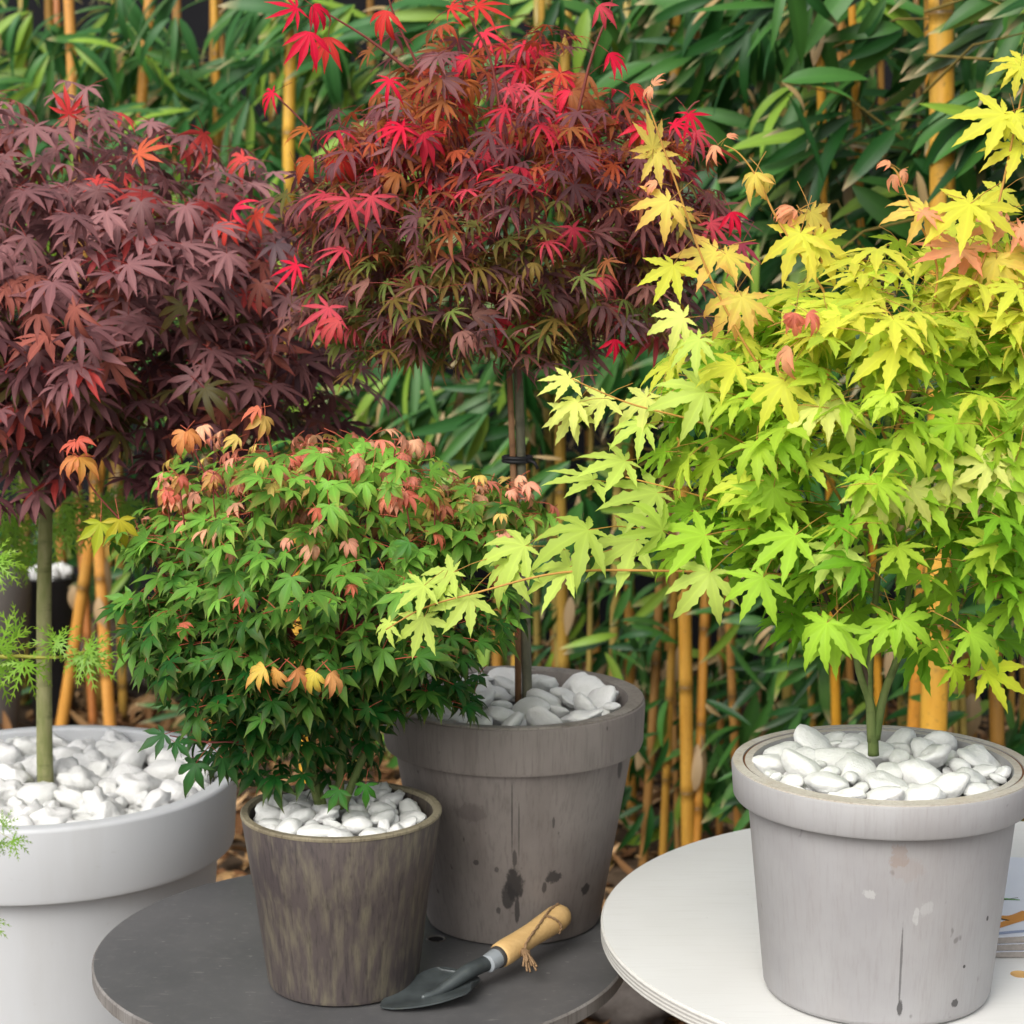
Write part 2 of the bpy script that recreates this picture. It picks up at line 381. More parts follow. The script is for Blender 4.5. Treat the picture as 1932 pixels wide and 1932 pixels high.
def bamboo_leaf(width=0.1, curve=0.5, fold=0.35, seed=0):
    s = Leaf(); q = random.Random(seed); n = 7; mid = []; Lf = []; Rt = []; sway = q.uniform(-0.08, 0.08)
    for k in range(n + 1):
        t = k / n; x, z = bend(t, curve)
        w = width * (math.sin(math.pi * min(1, t ** 0.75)) ** 0.8) * (1 if t < 1 else 0)
        if k == 0: w = width * 0.12
        px = sway * t * t
        tp = max(0, (t - 0.78) / 0.22)
        mid.append(s.add((px, x, z), 1, tp))
        if k < n:
            Lf.append(s.add((px - w, x, z + fold * w), 0, tp)); Rt.append(s.add((px + w, x, z + fold * w), 0, tp))
    for k in range(n):
        if k < n - 1:
            s.tri(mid[k], mid[k + 1], Lf[k + 1], Lf[k]); s.tri(mid[k], Rt[k], Rt[k + 1], mid[k + 1])
        else:
            s.tri(mid[k], mid[k + 1], Lf[k]); s.tri(mid[k], Rt[k], mid[k + 1])
    return s

def lace_leaf(seed=0, droop=0.7):
    """finely cut leaf: thin lobes with side teeth"""
    q = random.Random(seed); s = Leaf()
    for a, ln in ((0, 1), (33, .95), (-33, .95), (68, .8), (-68, .8), (108, .55), (-108, .55)):
        a = R(a + q.uniform(-6, 6)); d = Vector((math.sin(a), math.cos(a), 0)); pr = Vector((math.cos(a), -math.sin(a), 0)); kd = droop * q.uniform(0.6, 1.3)
        def at(r, p):
            x, z = bend(r, kd); return d * x + pr * p + Vector((0, 0, z))
        prev = None
        N = 5
        for k in range(N + 1):
            t = k / N; w = 0.030 * (1 - t * 0.8)
            cur = (s.add(at(t * ln, -w), 0.3, t), s.add(at(t * ln, w), 0.3, t))
            if prev: s.tri(prev[0], prev[1], cur[1], cur[0])
            prev = cur
            if 1 <= k < N:
                for sg in (-1, 1):
                    l2 = 0.24 * ln * math.sin(math.pi * (0.25 + 0.7 * t)) * q.uniform(0.7, 1.2); b = t * ln
                    i0 = s.add(at(b - 0.03, sg * w), 0, t); i1 = s.add(at(b + 0.04, sg * w), 0, t)
                    i2 = s.add(at(b + l2 * 0.75, sg * (w + l2 * 0.55)), 0, 1)
                    im = s.add(at(b + l2 * 0.30, sg * (w + l2 * 0.35)), 0, t)
                    f = (i0, i1, i2, im); s.tri(*(f if sg < 0 else f[::-1]))
    s.stalk([(0, 0, 0), (0.02, -0.35, -0.02), (0.0, -0.7, -0.12)], 0.014)
    return s

def orient(tipdir, normal, roll=0.0):
    y = Vector(tipdir).normalized(); z = Vector(normal); z = (z - y * z.dot(y))
    z = z.normalized() if z.length > 1e-4 else y.orthogonal().normalized()
    if roll: z = Matrix.Rotation(roll, 3, y) @ z
    x = y.cross(z); return Matrix((x, y, z)).transposed()

def joined_leaves(name, items, mats, parent, base, kind='stuff'):
    """items: (Leaf, pos, rot3, size, rgba) -> one mesh"""
    V = []; F = []; RB = []; TP = []; COL = []; MI = []; off = 0
    for lf, pos, rot, size, col in items:
        v, rb, tp = lf.arrays()
        V.append(v @ np.array(rot).T * size + np.array(pos - base)); RB.append(rb); TP.append(tp)
        COL.append(np.tile(np.array(col, float), (len(v), 1)))
        F.extend([tuple(i + off for i in f) for f in lf.f]); MI.extend(lf.m); off += len(v)
    V = np.concatenate(V); me = bpy.data.meshes.new(name); me.from_pydata(V.tolist(), [], F)
    for mt in mats: me.materials.append(mt)
    me.polygons.foreach_set('material_index', MI); me.polygons.foreach_set('use_smooth', [True] * len(F))
    for nm, d in (('rib', RB), ('tip', TP)):
        me.attributes.new(nm, 'FLOAT', 'POINT').data.foreach_set('value', np.concatenate(d))
    me.attributes.new('leaf_color', 'FLOAT_COLOR', 'POINT').data.foreach_set('color', np.concatenate(COL).ravel())
    me.update(); o = obj(name, me, parent); o['kind'] = kind; return o

def emit_leaves(parent, base, items, meshes, stuff_mats, limit=300):
    """the leaves that show largest become parts, the rest one joined part"""
    for lf, pos, rot, size, col in items[:limit]:
        o = bpy.data.objects.new('leaf', meshes[lf]); C.objects.link(o); o.parent = parent
        mt = rot.to_4x4() * 1.0
        o.matrix_local = Matrix.LocRotScale(pos - base, rot.to_quaternion(), (size, size, size)); o.color = col
    if len(items) > limit: joined_leaves('foliage', items[limit:], stuff_mats, parent, base)

def lump(d, seed, f=2.6): return mnoise.noise(Vector(d) * f + Vector((seed, seed * 1.7, -seed)))

# ---------------------------------------------------------------- setting: ground, wall
def grid_ground():
    bm = bmesh.new(); xs = [-80, -20, -8] + [-5 + 0.35 * i for i in range(30)] + [8, 20, 80]; ys = [-40, -8, -2] + [0.5 + 0.3 * i for i in range(34)] + [14, 30, 120]
    vv = [[bm.verts.new((x, y, (0.035 * mnoise.noise(Vector((x * 1.3, y * 1.3, 3))) + 0.02 * mnoise.noise(Vector((x * 4, y * 4, 1)))) if abs(x) < 7 and 0 < y < 12 else 0)) for x in xs] for y in ys]
    for j in range(len(ys) - 1):
        for i in range(len(xs) - 1): bm.faces.new((vv[j][i], vv[j][i + 1], vv[j + 1][i + 1], vv[j + 1][i]))
    me = bpy.data.meshes.new('ground'); bm.to_mesh(me); bm.free(); me.materials.append(M_GROUND)
    me.polygons.foreach_set('use_smooth', [True] * len(me.polygons)); return tag(obj('ground', me), kind='structure')
grid_ground()
# hedge line: far at the left, nearer at the right
def hedge_Y(px): return 6.1 - 2.15 * (px / 1932)
bm = bmesh.new()
a = Vector((-4.2, 9.6, 0)); b = Vector((4.2, 4.6, 0)); n_ = Vector((b - a)).cross(Vector((0, 0, 1))).normalized() * -0.12
b2 = [a, b, b + n_, a + n_]
lo = [bm.verts.new(p) for p in b2]; hi = [bm.verts.new(p + Vector((0, 0, 2.6))) for p in b2]
bm.faces.new(lo); bm.faces.new(hi[::-1])
for i in range(4): bm.faces.new((lo[i], hi[i], hi[(i + 1) % 4], lo[(i + 1) % 4]))
bmesh.ops.recalc_face_normals(bm, faces=bm.faces)
me = bpy.data.meshes.new('garden_wall'); bm.to_mesh(me); bm.free(); me.materials.append(M_WALL)
tag(obj('garden_wall', me), 'dark slate garden wall glimpsed behind the bamboo hedge', 'wall')

# ---------------------------------------------------------------- bamboo
M_BL_O = leaf_mat('bamboo_leaf', 'object', lin((205, 180, 140)), 0.24, 0.4, 0.3, 1.25, 0.0)
M_BL_S = leaf_mat('bamboo_leaf_mass', 'mesh', lin((205, 180, 140)), 0.24, 0.4, 0.3, 1.25, 0.0)
m = NT('yellow_bamboo_cane'); oi = m.n('ShaderNodeObjectInfo'); nd = m.n('ShaderNodeAttribute', attribute_name='node').outputs['Fac']; c = m.coord()
n1 = m.noise(m.mapping(c, (1, 1, 0.15)), 40, 4); n2 = m.noise(m.mapping(c, (1, 1, 0.5)), 9, 3)
k = m.mix(m.ramp(n1, [(0.35, 0.0), (0.7, 1.0)]), m.mix(1.0, oi.outputs['Color'], (0.82, 0.74, 0.6), 'MULTIPLY'), oi.outputs['Color'])
k = m.mix(m.math('MULTIPLY', m.ramp(n2, [(0.5, 0.0), (0.72, 1.0)]), 0.45), k, lin((136, 124, 66)))
n3 = m.noise(c, 120, 3); k = m.mix(m.math('MULTIPLY', m.ramp(n3, [(0.6, 0.0), (0.72, 1.0)]), 0.5), k, lin((96, 78, 46)))
k = m.mix(m.math('MULTIPLY', nd, 0.9), k, lin((70, 54, 30)))
m.principled(k, 0.38, 0.45, m.bump(n1, 0.08, 0.002)); M_CANE = m.mat
M_TWIG = plain_mat('bamboo_twig', lin((120, 104, 50)), 0.6, 0.3, 0.3, 60)
BL = [bamboo_leaf(w_, c_, 0.3, i) for i, (w_, c_) in enumerate(((.085, .5), (.105, .8), (.078, .2), (.11, .6), (.09, 1.2), (.062, .7), (.07, 1.0), (.055, .4), (.066, 1.4)))]
BLM = {l: l.mesh('bamboo_leaf', [M_BL_O]) for l in BL}

SHE = [bamboo_leaf(.15, .5, -0.4, 70), bamboo_leaf(.2, 1.1, -0.3, 71)]
BLM_SHE = {l: l.mesh('sheath', [M_BL_O]) for l in SHE}
def vary0(q, c): f = q.uniform(.7, 1.1); return tuple(x * f for x in c)
def cane_mesh(p0, p1, r, seed):
    q = random.Random(seed); mb = MB(); pts = []; rad = []; nod = []
    ax = p1 - p0; L = ax.length; t = q.uniform(0.03, 0.12); gap = 0.17 + r * 4
    bow = Vector((q.uniform(-1, 1), q.uniform(-1, 1), 0)) * 0.02 * L
    def at(s): return p0 + ax * (s / L) + bow * math.sin(math.pi * s / L)
    def push(s, rr, nn): pts.append(at(s)); rad.append(rr); nod.append(nn)
    push(0, r, 0)
    while t < L - 0.05:
        k = 1 - 0.25 * t / L
        push(t - 0.022, r * k, 0); push(t - 0.006, r * k * 0.98, 0.5); push(t - 0.002, r * k * 1.16, 0.7); push(t, r * k * 0.98, 1.0); push(t + 0.004, r * k * 1.08, 0.4); push(t + 0.02, r * k, 0)
        t += gap * q.uniform(0.85, 1.15)
    push(L, r * 0.7, 0)
    mb.tube(pts, rad, 12); me = mb.mesh('culm', M_CANE)
    me.attributes.new('node', 'FLOAT', 'POINT').data.foreach_set('value', [v for v in nod for _ in range(12)])
    return me

def leafcol(q, right):
    x = q.random()
    if x < 0.045: return (*lin((176, 150, 104)), 1.0)                  # dry
    if x < (0.27 if right < .55 else 0.12): c_ = lin((128, 162, 58))
    elif x < 0.5: c_ = lin((66, 114, 48))
    else: c_ = lin((58, 108, 54)) if right < 0.5 else lin((34, 78, 32))
    f = q.uniform(0.75, 1.2); tipdry = 1.0 if q.random() < 0.45 else 0.0
    return (c_[0] * f, c_[1] * f, c_[2] * f, tipdry)

CLEAR = []                                                     # canes that stand in front of the leaf mass
def leaf_fan(q, p, n, size, px, out, spread=32):
    """n leaves fanning out of a twig tip"""
    right = px / 1932
    th = R(q.gauss(218 if q.random() < 0.75 else 272, 13))
    if q.random() < 0.14: th = R(q.uniform(300, 345))
    for k in range(n):
        a_ = th + R((k - (n - 1) / 2) * spread / max(1, n - 1) * 2 + q.uniform(-10, 10))
        tip = Vector((math.cos(a_), q.uniform(-0.55, 0.15), math.sin(a_)))
        nrm = Vector((q.uniform(-0.5, 0.5), -0.7, 0.75 + q.uniform(-0.3, 0.3)))
        sz = size * q.uniform(0.7, 1.2)
        mid = p + tip.normalized() * sz * 0.5; mx_, my_ = to_px(mid); drop = False
        for x0, y0, x1, y1, wd, Yc in CLEAR:
            if mid.y < Yc and y0 < my_ < y1 and abs(mx_ - (x0 + (x1 - x0) * (my_ - y0) / (y1 - y0))) < wd * 0.5 + 26 and q.random() < (0.96 if wd > 40 else 0.88): drop = True
        if drop: continue
        lc_ = leafcol(q, right); fam = BL[:5] if q.random() < (right - 0.1) else BL[5:]
        out.append((q.choice(fam), p + tip.normalized() * q.uniform(0.0, 0.03), orient(tip, nrm, q.uniform(-0.7, 0.7)), sz * (1.0 if right > .5 else 1.12) * (0.55 if lc_[0] > lc_[1] else 1), lc_))

HEDGE = 'bamboo canes of the hedge behind the pots'
def cane(px0, py0, px1, py1, wpx, Y, label, shade, nfans, group=None, seed=0, zr=(0.95, 2.0), z_top=2.75):
    """cane through two picture points at distance Y, from the ground up"""
    q = random.Random(seed * 31 + 5)
    A = PY(px0, py0, Y); B = PY(px1, py1, Y + q.uniform(-0.06, 0.06))
    if A.z > B.z: A, B = B, A
    d = (B - A) / max(1e-3, (B.z - A.z))
    p0 = A + d * (-0.02 - A.z); p1 = A + d * (z_top - A.z)
    r = wpx / 2 / FPX * Y * 1.0
    t = thing('bamboo_cane', p0, label, 'bamboo', group)
    cm = obj('culm', cane_mesh(Vector((0, 0, 0)), p1 - p0, r, seed), t)
    cm.color = (*lin(shade), 1)
    for k_ in range(3 if r > 0.008 else 1):                              # papery sheaths left at the nodes
        zz = q.uniform(0.25, 1.9); sl = SHE[k_ % 2]; an_ = q.uniform(3.4, 6.0)
        pos = d * (zz + 0.02) + Vector((math.cos(an_) * r, math.sin(an_) * r, 0))
        o_ = obj('sheath', BLM_SHE[sl], t); o_.matrix_local = Matrix.LocRotScale(pos, orient(Vector((math.cos(an_) * .35, math.sin(an_) * .35, q.choice((-1, 1)))), Vector((math.cos(an_), math.sin(an_), .1))).to_quaternion(), (q.uniform(.07, .12),) * 3); o_.color = (*vary0(q, lin((196, 168, 128))), 0)
    items = []; tw = MB()
    for k in range(nfans):
        z = q.uniform(*zr); st = p0 + d * z - p0 + p0 * 0
        st = d * (z + 0.02)
        off = Vector((q.uniform(-0.28, 0.28), q.uniform(-0.42, 0.0), q.uniform(-0.12, 0.12)))
        e = st + off
        tw.tube([st, st + off * 0.5 + Vector((0, 0, 0.03)), e], [0.0028, 0.002, 0.0012], 4, False)
        leaf_fan(q, p0 + e, q.choice((4, 5, 5, 6, 7)), 0.15 if q.random() < 0.8 else 0.19, px0, items)
    if tw.v:
        o = obj('side_branches', tw.mesh('side_branches', M_TWIG), t); o['kind'] = 'stuff'
    emit_leaves(t, p0, items, BLM, [M_BL_S], 300)
    return t

YEL = (204, 164, 82); ORA = (190, 138, 74); OLV = (166, 148, 80)
named = [
 (1745, -60, 1738, 1300, 56, 3.7, 'thickest golden bamboo cane, ringed below its top, rising behind the yellow maple', (224, 172, 66), 6),
 (1706, 0, 1690, 1300, 30, 4.02, 'golden bamboo cane hugging the thickest cane on its left side', (214, 150, 56), 6),
 (1601, 0, 1625, 600, 17, 4.3, 'slim orange bamboo cane seen between dark leaves above the yellow maple', (216, 156, 50), 9),
 (577, -20, 580, 790, 27, 5.2, 'tall yellow bamboo cane between the purple and the red maple crowns', (220, 172, 66), 8),
 (388, 80, 392, 500, 17, 5.7, 'thin yellow bamboo cane above the purple maple crown', (204, 154, 56), 9),
 (1000, 0, 990, 300, 15, 5.0, 'thin bamboo cane rising over the top of the red maple', (196, 156, 70), 9),
 (1096, 60, 1085, 900, 24, 4.8, 'olive bamboo cane behind the right part of the red maple crown', (182, 148, 66), 9),
 (152, 1000, 116, 1335, 24, 5.75, 'leaning bare bamboo cane right of the green trunk in the white planter', (206, 150, 70), 5),
 (165, 1080, 176, 1330, 17, 6.0, 'reddish brown bamboo cane between two paler canes beside the white planter', (176, 112, 58), 5),
 (190, 1040, 206, 1330, 24, 5.6, 'bare pale bamboo cane just left of the green maple', (212, 154, 78), 5),
 (1290, 1150, 1296, 1500, 28, 4.45, 'yellow bamboo cane standing left of the light grey pot and its maple', (192, 146, 60), 6),
 (1318, 1250, 1312, 1540, 20, 4.5, 'second yellow cane from the left of the light grey pot', (196, 140, 58), 5),
 (1258, 1200, 1250, 1560, 17, 4.6, 'slim bamboo cane right of the weathered grey pot rim', (176, 136, 60), 5),
 (1865, 1250, 1872, 1420, 30, 4.05, 'shaded bamboo cane right of the yellow maple stems, above the pot rim', (150, 110, 46), 6),
 (1830, 1280, 1826, 1400, 18, 4.2, 'narrow brown bamboo cane behind the light grey pot', (140, 102, 44), 6),
 (1575, 1240, 1578, 1370, 20, 4.2, 'golden bamboo cane directly left of the yellow maple stems', (206, 152, 48), 6),
]
CLEAR += [(a_[0], a_[1], a_[2], a_[3], a_[4], a_[5]) for a_ in named]
for i, a_ in enumerate(named):
    cane(*a_[:6], a_[6], a_[7], a_[8], None, i + 1, z_top=2.75)
q = random.Random(99)
for i in range(34):
    px = -120 + 2200 * (i + 0.5) / 34 + q.uniform(-20, 20)
    Y = hedge_Y(px) + q.uniform(0.2, 0.9); tilt = q.gauss(0, 22)
    sh = q.choice((YEL, ORA, OLV, (172, 128, 58), (152, 112, 52)))
    near_lo = px > 1000
    cane(px, 1300, px + tilt, 0, q.uniform(13, 24), Y, 'slender bamboo cane standing deep in the leafy hedge', sh, 10, HEDGE, 100 + i,
         zr=(0.9 if not near_lo else 0.8, 2.0))
for i in range(16):
    px = 1030 + 900 * (i + 0.5) / 16 + q.uniform(-24, 24); Y = hedge_Y(px) + q.uniform(-0.05, 0.5)
    cane(px, 1500, px + q.gauss(0, 25), 600, q.uniform(11, 20), Y, 'thin bare bamboo cane in the row of stems behind the white table', q.choice((YEL, ORA, OLV, (150, 112, 62))), 0, 'bare bamboo canes behind the white table', 300 + i, z_top=2.0)
# depth of the thicket: leaves behind the canes
items = []
for i in range(560):
    px = q.uniform(-250, 2200); Y = hedge_Y(px) + q.uniform(0.15, 1.0); z = q.uniform(0.35, 2.7) if q.random() < 0.8 else q.uniform(0.05, 0.7)
    p = PY(px, 700, Y); p.z = z
    leaf_fan(q, p, 5, 0.16, px, items)
for i in range(640):                                                     # leaves crowding the front of the hedge
    px = q.uniform(-250, 2200); Y = hedge_Y(px) + q.uniform(-0.4, 0.15); p = PY(px, 700, Y); p.z = 0.92 + 1.15 * q.random() ** 0.8
    if px > 1050 and p.z < 1.15 and q.random() < 0.75: continue
    leaf_fan(q, p, 5, 0.165, px, items)
for i in range(170):                                                     # leaves low on the hedge, right of the weathered pot
    px = q.uniform(1000, 1960); Y = hedge_Y(px) + q.uniform(-0.28, 0.3); p = PY(px, q.uniform(1000, 1520), Y)
    leaf_fan(q, p, 3, 0.12, px, items)
o = joined_leaves('bamboo_thicket', items, [M_BL_S], None, Vector((0, 0, 0)))
# leaf litter and stones
M_LIT = leaf_mat('dry_leaf', 'mesh', lin((205, 180, 140)), 0.1, 0.8, 0.1, 1.2, 0.0)
items = []; LT = [bamboo_leaf(.16, 1.2, 0.5, 50), bamboo_leaf(.1, -0.9, 0.4, 51), bamboo_leaf(.22, 0.8, -0.3, 52)]
for i in range(5200):
    px = q.uniform(-150, 2100); Y = q.uniform(3.0, 7.2); p = PY(px, 1300, Y); p.z = q.uniform(0.004, 0.05)
    an = q.uniform(0, 6.28); tip = Vector((math.cos(an), math.sin(an), q.uniform(-0.25, 0.25)))
    col = mixc(lin((92, 66, 44)), lin(q.choice(((196, 160, 118), (150, 110, 72), (176, 140, 96), (120, 84, 56)))), q.uniform(0.3, 1))
    items.append((q.choice(LT), p, orient(tip, (q.uniform(-.5, .5), q.uniform(-.5, .5), 1)), q.uniform(0.05, 0.13), (*col, 0)))
joined_leaves('leaf_litter', items, [M_LIT], None, Vector((0, 0, 0)))

def rock_mesh(name, mat, seed, sub=3, amp=0.28, f=1.3):
    bm = bmesh.new(); bmesh.ops.create_icosphere(bm, subdivisions=sub, radius=1)
    for v in bm.verts:
        d = v.co.normalized(); v.co = d * (1 + amp * mnoise.noise(d * f + Vector((seed * 3.1, seed, 0))) + amp * 0.3 * mnoise.noise(d * f * 3 + Vector((seed, 7, seed))))
    me = bpy.data.meshes.new(name); bm.to_mesh(me); bm.free(); me.materials.append(mat)
    me.polygons.foreach_set('use_smooth', [True] * len(me.polygons)); return me
o = obj('stone', rock_mesh('stone', M_ROCK, 4, 4, 0.35)); o.location = PZ(1195, 1880, 0.06); o.scale = (0.10, 0.09, 0.075)
tag(o, 'grey brown stone on the leaf litter between the two tables', 'stone')
o = obj('stone', rock_mesh('stone', M_ROCK, 9, 4, 0.35)); o.location = PZ(290, 1255, 0.09); o.scale = (0.22, 0.16, 0.13)
tag(o, 'dark stone on the ground behind the green maple and the white planter', 'stone')

# ---------------------------------------------------------------- pots
def prof_closed(pts): return pts
PEBM = [rock_mesh('pebble', M_PEB, 20 + i, 3, 0.25 if i < 5 else 0.55, 1.15 if i < 5 else 1.6) for i in range(9)]
def pebbles(t, Rr, z, sizes, seed, keep=0.012, dome=0.0, kinds=(0, 5), flat=0.62):
    """stones packed over a disc of radius Rr, top layer over a bedding layer"""
    q = random.Random(seed); n = 0
    for layer, (dz, srange, tries) in enumerate(((-0.012, (sizes[0] * 0.9, sizes[1] * 0.8), 900), (0.004, sizes, 2600))):
        placed = []
        rs = sorted([q.uniform(*srange) if q.random() < 0.55 else srange[0] + (srange[1] - srange[0]) * q.random() ** 2.2 for _ in range(tries)], reverse=True)
        for r in rs:
            rad = (Rr - r * 0.92) * math.sqrt(q.random()); an = q.uniform(0, 6.283)
            x, y = rad * math.cos(an), rad * math.sin(an)
            if math.hypot(x, y) < keep + r * 0.6: continue
            if all((x - a) ** 2 + (y - b) ** 2 > (0.86 * (r + c_)) ** 2 for a, b, c_ in placed):
                placed.append((x, y, r))
                o = bpy.data.objects.new('pebble', PEBM[q.randint(*kinds) if kinds[1] < 9 else q.randint(kinds[0], 8)]); C.objects.link(o); o.parent = t
                el = q.uniform(0.95, 1.35)
                o.scale = (r * el, r / el * 1.05, r * flat * q.uniform(0.8, 1.2))
                o.rotation_euler = (q.gauss(0, 0.42), q.gauss(0, 0.42), q.uniform(0, 6.28))
                o.location = (x, y, z + dz + dome * (1 - (x * x + y * y) / Rr ** 2) + q.uniform(-0.004, 0.004)); n += 1
        
def arc(cx_, cz, r, a0, a1, n=5): return [(cx_ + r * math.cos(R(a0 + (a1 - a0) * i / n)), cz + r * math.sin(R(a0 + (a1 - a0) * i / n))) for i in range(n + 1)]

# light grey pot on the white table
WT_Z, BT_Z = 0.80, 0.70
P_LIGHT = Vector((0.362, 2.031, WT_Z)); H = 0.230
t = thing('plant_pot', P_LIGHT, 'light grey washed pot with white pebbles on the white table', 'pot')
mb = MB(); mb.lathe([(0.0005, 0.0005), (0.104, 0.0005), (0.109, 0.003), (0.1115, 0.008), (0.1335, H - 0.004), (0.1335, H - 0.001), (0.126, H - 0.001), (0.1245, H - 0.004), (0.118, 0.15), (0.0005, 0.15)], 128)
obj('body', mb.mesh('body', M_LIGHTPOT, True, 40), t)
mb = MB(); mb.lathe([(0.1405, H)] + [(0.1457, H - 0.001), (0.1467, H - 0.003), (0.1445, H - 0.031), (0.1430, H - 0.0335), (0.1325, H - 0.0345), (0.1352, H - 0.004), (0.1355, H)], 128, closed=True)
band = obj('rim_band', mb.mesh('rim_band', M_LIGHTPOT, True, 40), t)
mb = MB(); mb.lathe([(0.1358, H + 0.0004), (0.1452, H + 0.0004), (0.1452, H - 0.003), (0.1358, H - 0.003)], 128, closed=True)
obj('lip', mb.mesh('lip', M_LIP, True, 40), band)
mb = MB(); mb.lathe([(0.1334, H - 0.0012), (0.1360, H - 0.0012), (0.1360, H - 0.004), (0.1334, H - 0.004)], 128, closed=True)
obj('seam', mb.mesh('seam', M_RUST, True, 40), band)
mb = MB(); mb.lathe([(0.1260, H - 0.0005), (0.1333, H - 0.0005), (0.1333, H - 0.003), (0.1260, H - 0.003)], 128, closed=True)
obj('inner_lip', mb.mesh('inner_lip', M_LIP, True, 40), t)
mb = MB(); mb.disc(0.124, H - 0.030); obj('soil', mb.mesh('soil', M_SOIL, False), t)
pebbles(t, 0.123, H - 0.012, (0.007, 0.022), 3, 0.016, 0.006)
# weathered grey pot on the black table
P_GREY = Vector((0.002, 2.515, BT_Z)); H = 0.278
t = thing('plant_pot', P_GREY, 'large weathered grey brown pot with a stained wall on the charcoal table', 'pot')
mb = MB(); mb.lathe([(0.0005, 0.0005), (0.100, 0.0005), (0.1045, 0.002), (0.1065, 0.006), (0.1455, H - 0.05), (0.147, H - 0.012), (0.147, H - 0.002), (0.138, H - 0.002), (0.134, H - 0.02), (0.130, 0.2), (0.0005, 0.2)], 128)
obj('body', mb.mesh('body', M_GREYPOT, True, 40), t)
mb = MB(); mb.lathe([(0.1475, H - 0.001), (0.155, H - 0.001), (0.1575, H - 0.003), (0.1585, H - 0.010), (0.1565, H - 0.052), (0.1545, H - 0.0575), (0.1445, H - 0.060), (0.1475, H - 0.01)], 128, closed=True)
band = obj('rim_band', mb.mesh('rim_band', M_GREYPOT, True, 40), t)
mb = MB(); mb.lathe([(0.1380, H - 0.0015), (0.1472, H + 0.0002), (0.1562, H + 0.0002), (0.1562, H - 0.002), (0.1380, H - 0.003)], 128, closed=True)
obj('lip', mb.mesh('lip', M_GREYLIP, True, 40), band)
mb = MB(); mb.disc(0.133, H - 0.03); obj('soil', mb.mesh('soil', M_SOIL, False), t)
pebbles(t, 0.137, H - 0.014, (0.009, 0.0235), 4, 0.022, 0.006, flat=0.45)
# small streaked brown pot
P_SMALL = Vector((-0.190, 2.304, BT_Z)); H = 0.200
t = thing('plant_pot', P_SMALL, 'small dark brown streaked wooden pot at the front of the charcoal table', 'pot')
mb = MB(); mb.lathe([(0.0005, 0.0005), (0.078, 0.0005), (0.083, 0.003), (0.0850, 0.008), (0.0985, H * 0.58), (0.1000, H * 0.60), (0.1115, H - 0.001), (0.1113, H - 0.0005), (0.1030, H - 0.0005), (0.098, H - 0.05), (0.096, 0.13), (0.0005, 0.13)], 128)
obj('body', mb.mesh('body', M_DARKPOT, True, 40), t)
mb = MB(); mb.lathe([(0.1040, H + 0.001), (0.1105, H + 0.001), (0.1119, H - 0.0005), (0.1118, H - 0.003), (0.1018, H - 0.003), (0.1030, H - 0.0005)], 128, closed=True)
obj('lip', mb.mesh('lip', M_DARKLIP, True, 40), t)
mb = MB(); mb.disc(0.097, H - 0.032); obj('soil', mb.mesh('soil', M_SOIL, False), t)
pebbles(t, 0.100, H - 0.014, (0.007, 0.0165), 5, 0.012, 0.006)

# white planter
P_WHITE = Vector((-0.643, 2.857, 0)); H = 0.784
t = thing('planter', P_WHITE, 'tall white planter with a broad rim, filled with white rocks, behind the charcoal table', 'planter')
mb = MB(); mb.lathe([(0.0005, 0.001), (0.17, 0.001), (0.18, 0.006), (0.234, H - 0.112), (0.236, H - 0.10), (0.239, H - 0.012), (0.0005, H - 0.06)][:6] + [(0.225, H - 0.10), (0.0005, H - 0.10)], 128)
obj('body', mb.mesh('body', M_PLANTER, True, 40), t)
mb = MB(); mb.lathe([(0.2395, H - 0.003), (0.243, H)] + arc(0.257, H - 0.006, 0.006, 90, 0, 4) + [(0.2575, H - 0.095), (0.2555, H - 0.101), (0.250, H - 0.1035), (0.2365, H - 0.1035), (0.2392, H - 0.05)], 128, closed=True)
obj('rim_band', mb.mesh('rim_band', M_PLANTER, True, 40), t)
mb = MB(); mb.disc(0.236, H - 0.05); obj('soil', mb.mesh('soil', M_SOIL, False), t)
pebbles(t, 0.236, H - 0.026, (0.011, 0.0285), 6, 0.02, 0.006, kinds=(3, 8), flat=0.75)

# dim pots in the far left
p = PZ(15, 1330, 0.0); p = Vector((PY(-38, 1200, 5.9).x, 5.9, 0))
t = thing('plant_pot', p, 'big grey rounded urn in the dimness behind the laceleaf sprays', 'pot')
zt = PY(15, 1035, 5.9).z
mb = MB(); mb.lathe([(0.0005, 0.002), (0.07, 0.002), (0.09, 0.01), (0.12, zt * 0.4), (0.143, zt * 0.7), (0.146, zt * 0.82), (0.13, zt * 0.95), (0.10, zt), (0.09, zt), (0.10, zt * 0.9), (0.0005, zt * 0.9)], 64)
obj('body', mb.mesh('body', M_GREYURN, True, 40), t)
p = Vector((PY(94, 1100, 6.15).x, 6.15, 0)); zt = PY(102, 1088, 6.15).z
t = thing('plant_pot', p, 'black tub topped with white stones behind the green trunk', 'pot')
mb = MB(); mb.lathe([(0.0005, 0.002), (0.06, 0.002), (0.074, zt - 0.01), (0.077, zt), (0.070, zt), (0.068, zt - 0.03), (0.0005, zt - 0.03)], 64)
obj('body', mb.mesh('body', M_BLACKTUB, True, 40), t)
pebbles(t, 0.066, zt - 0.003, (0.016, 0.026), 16, 0.0, 0.02, flat=0.8)

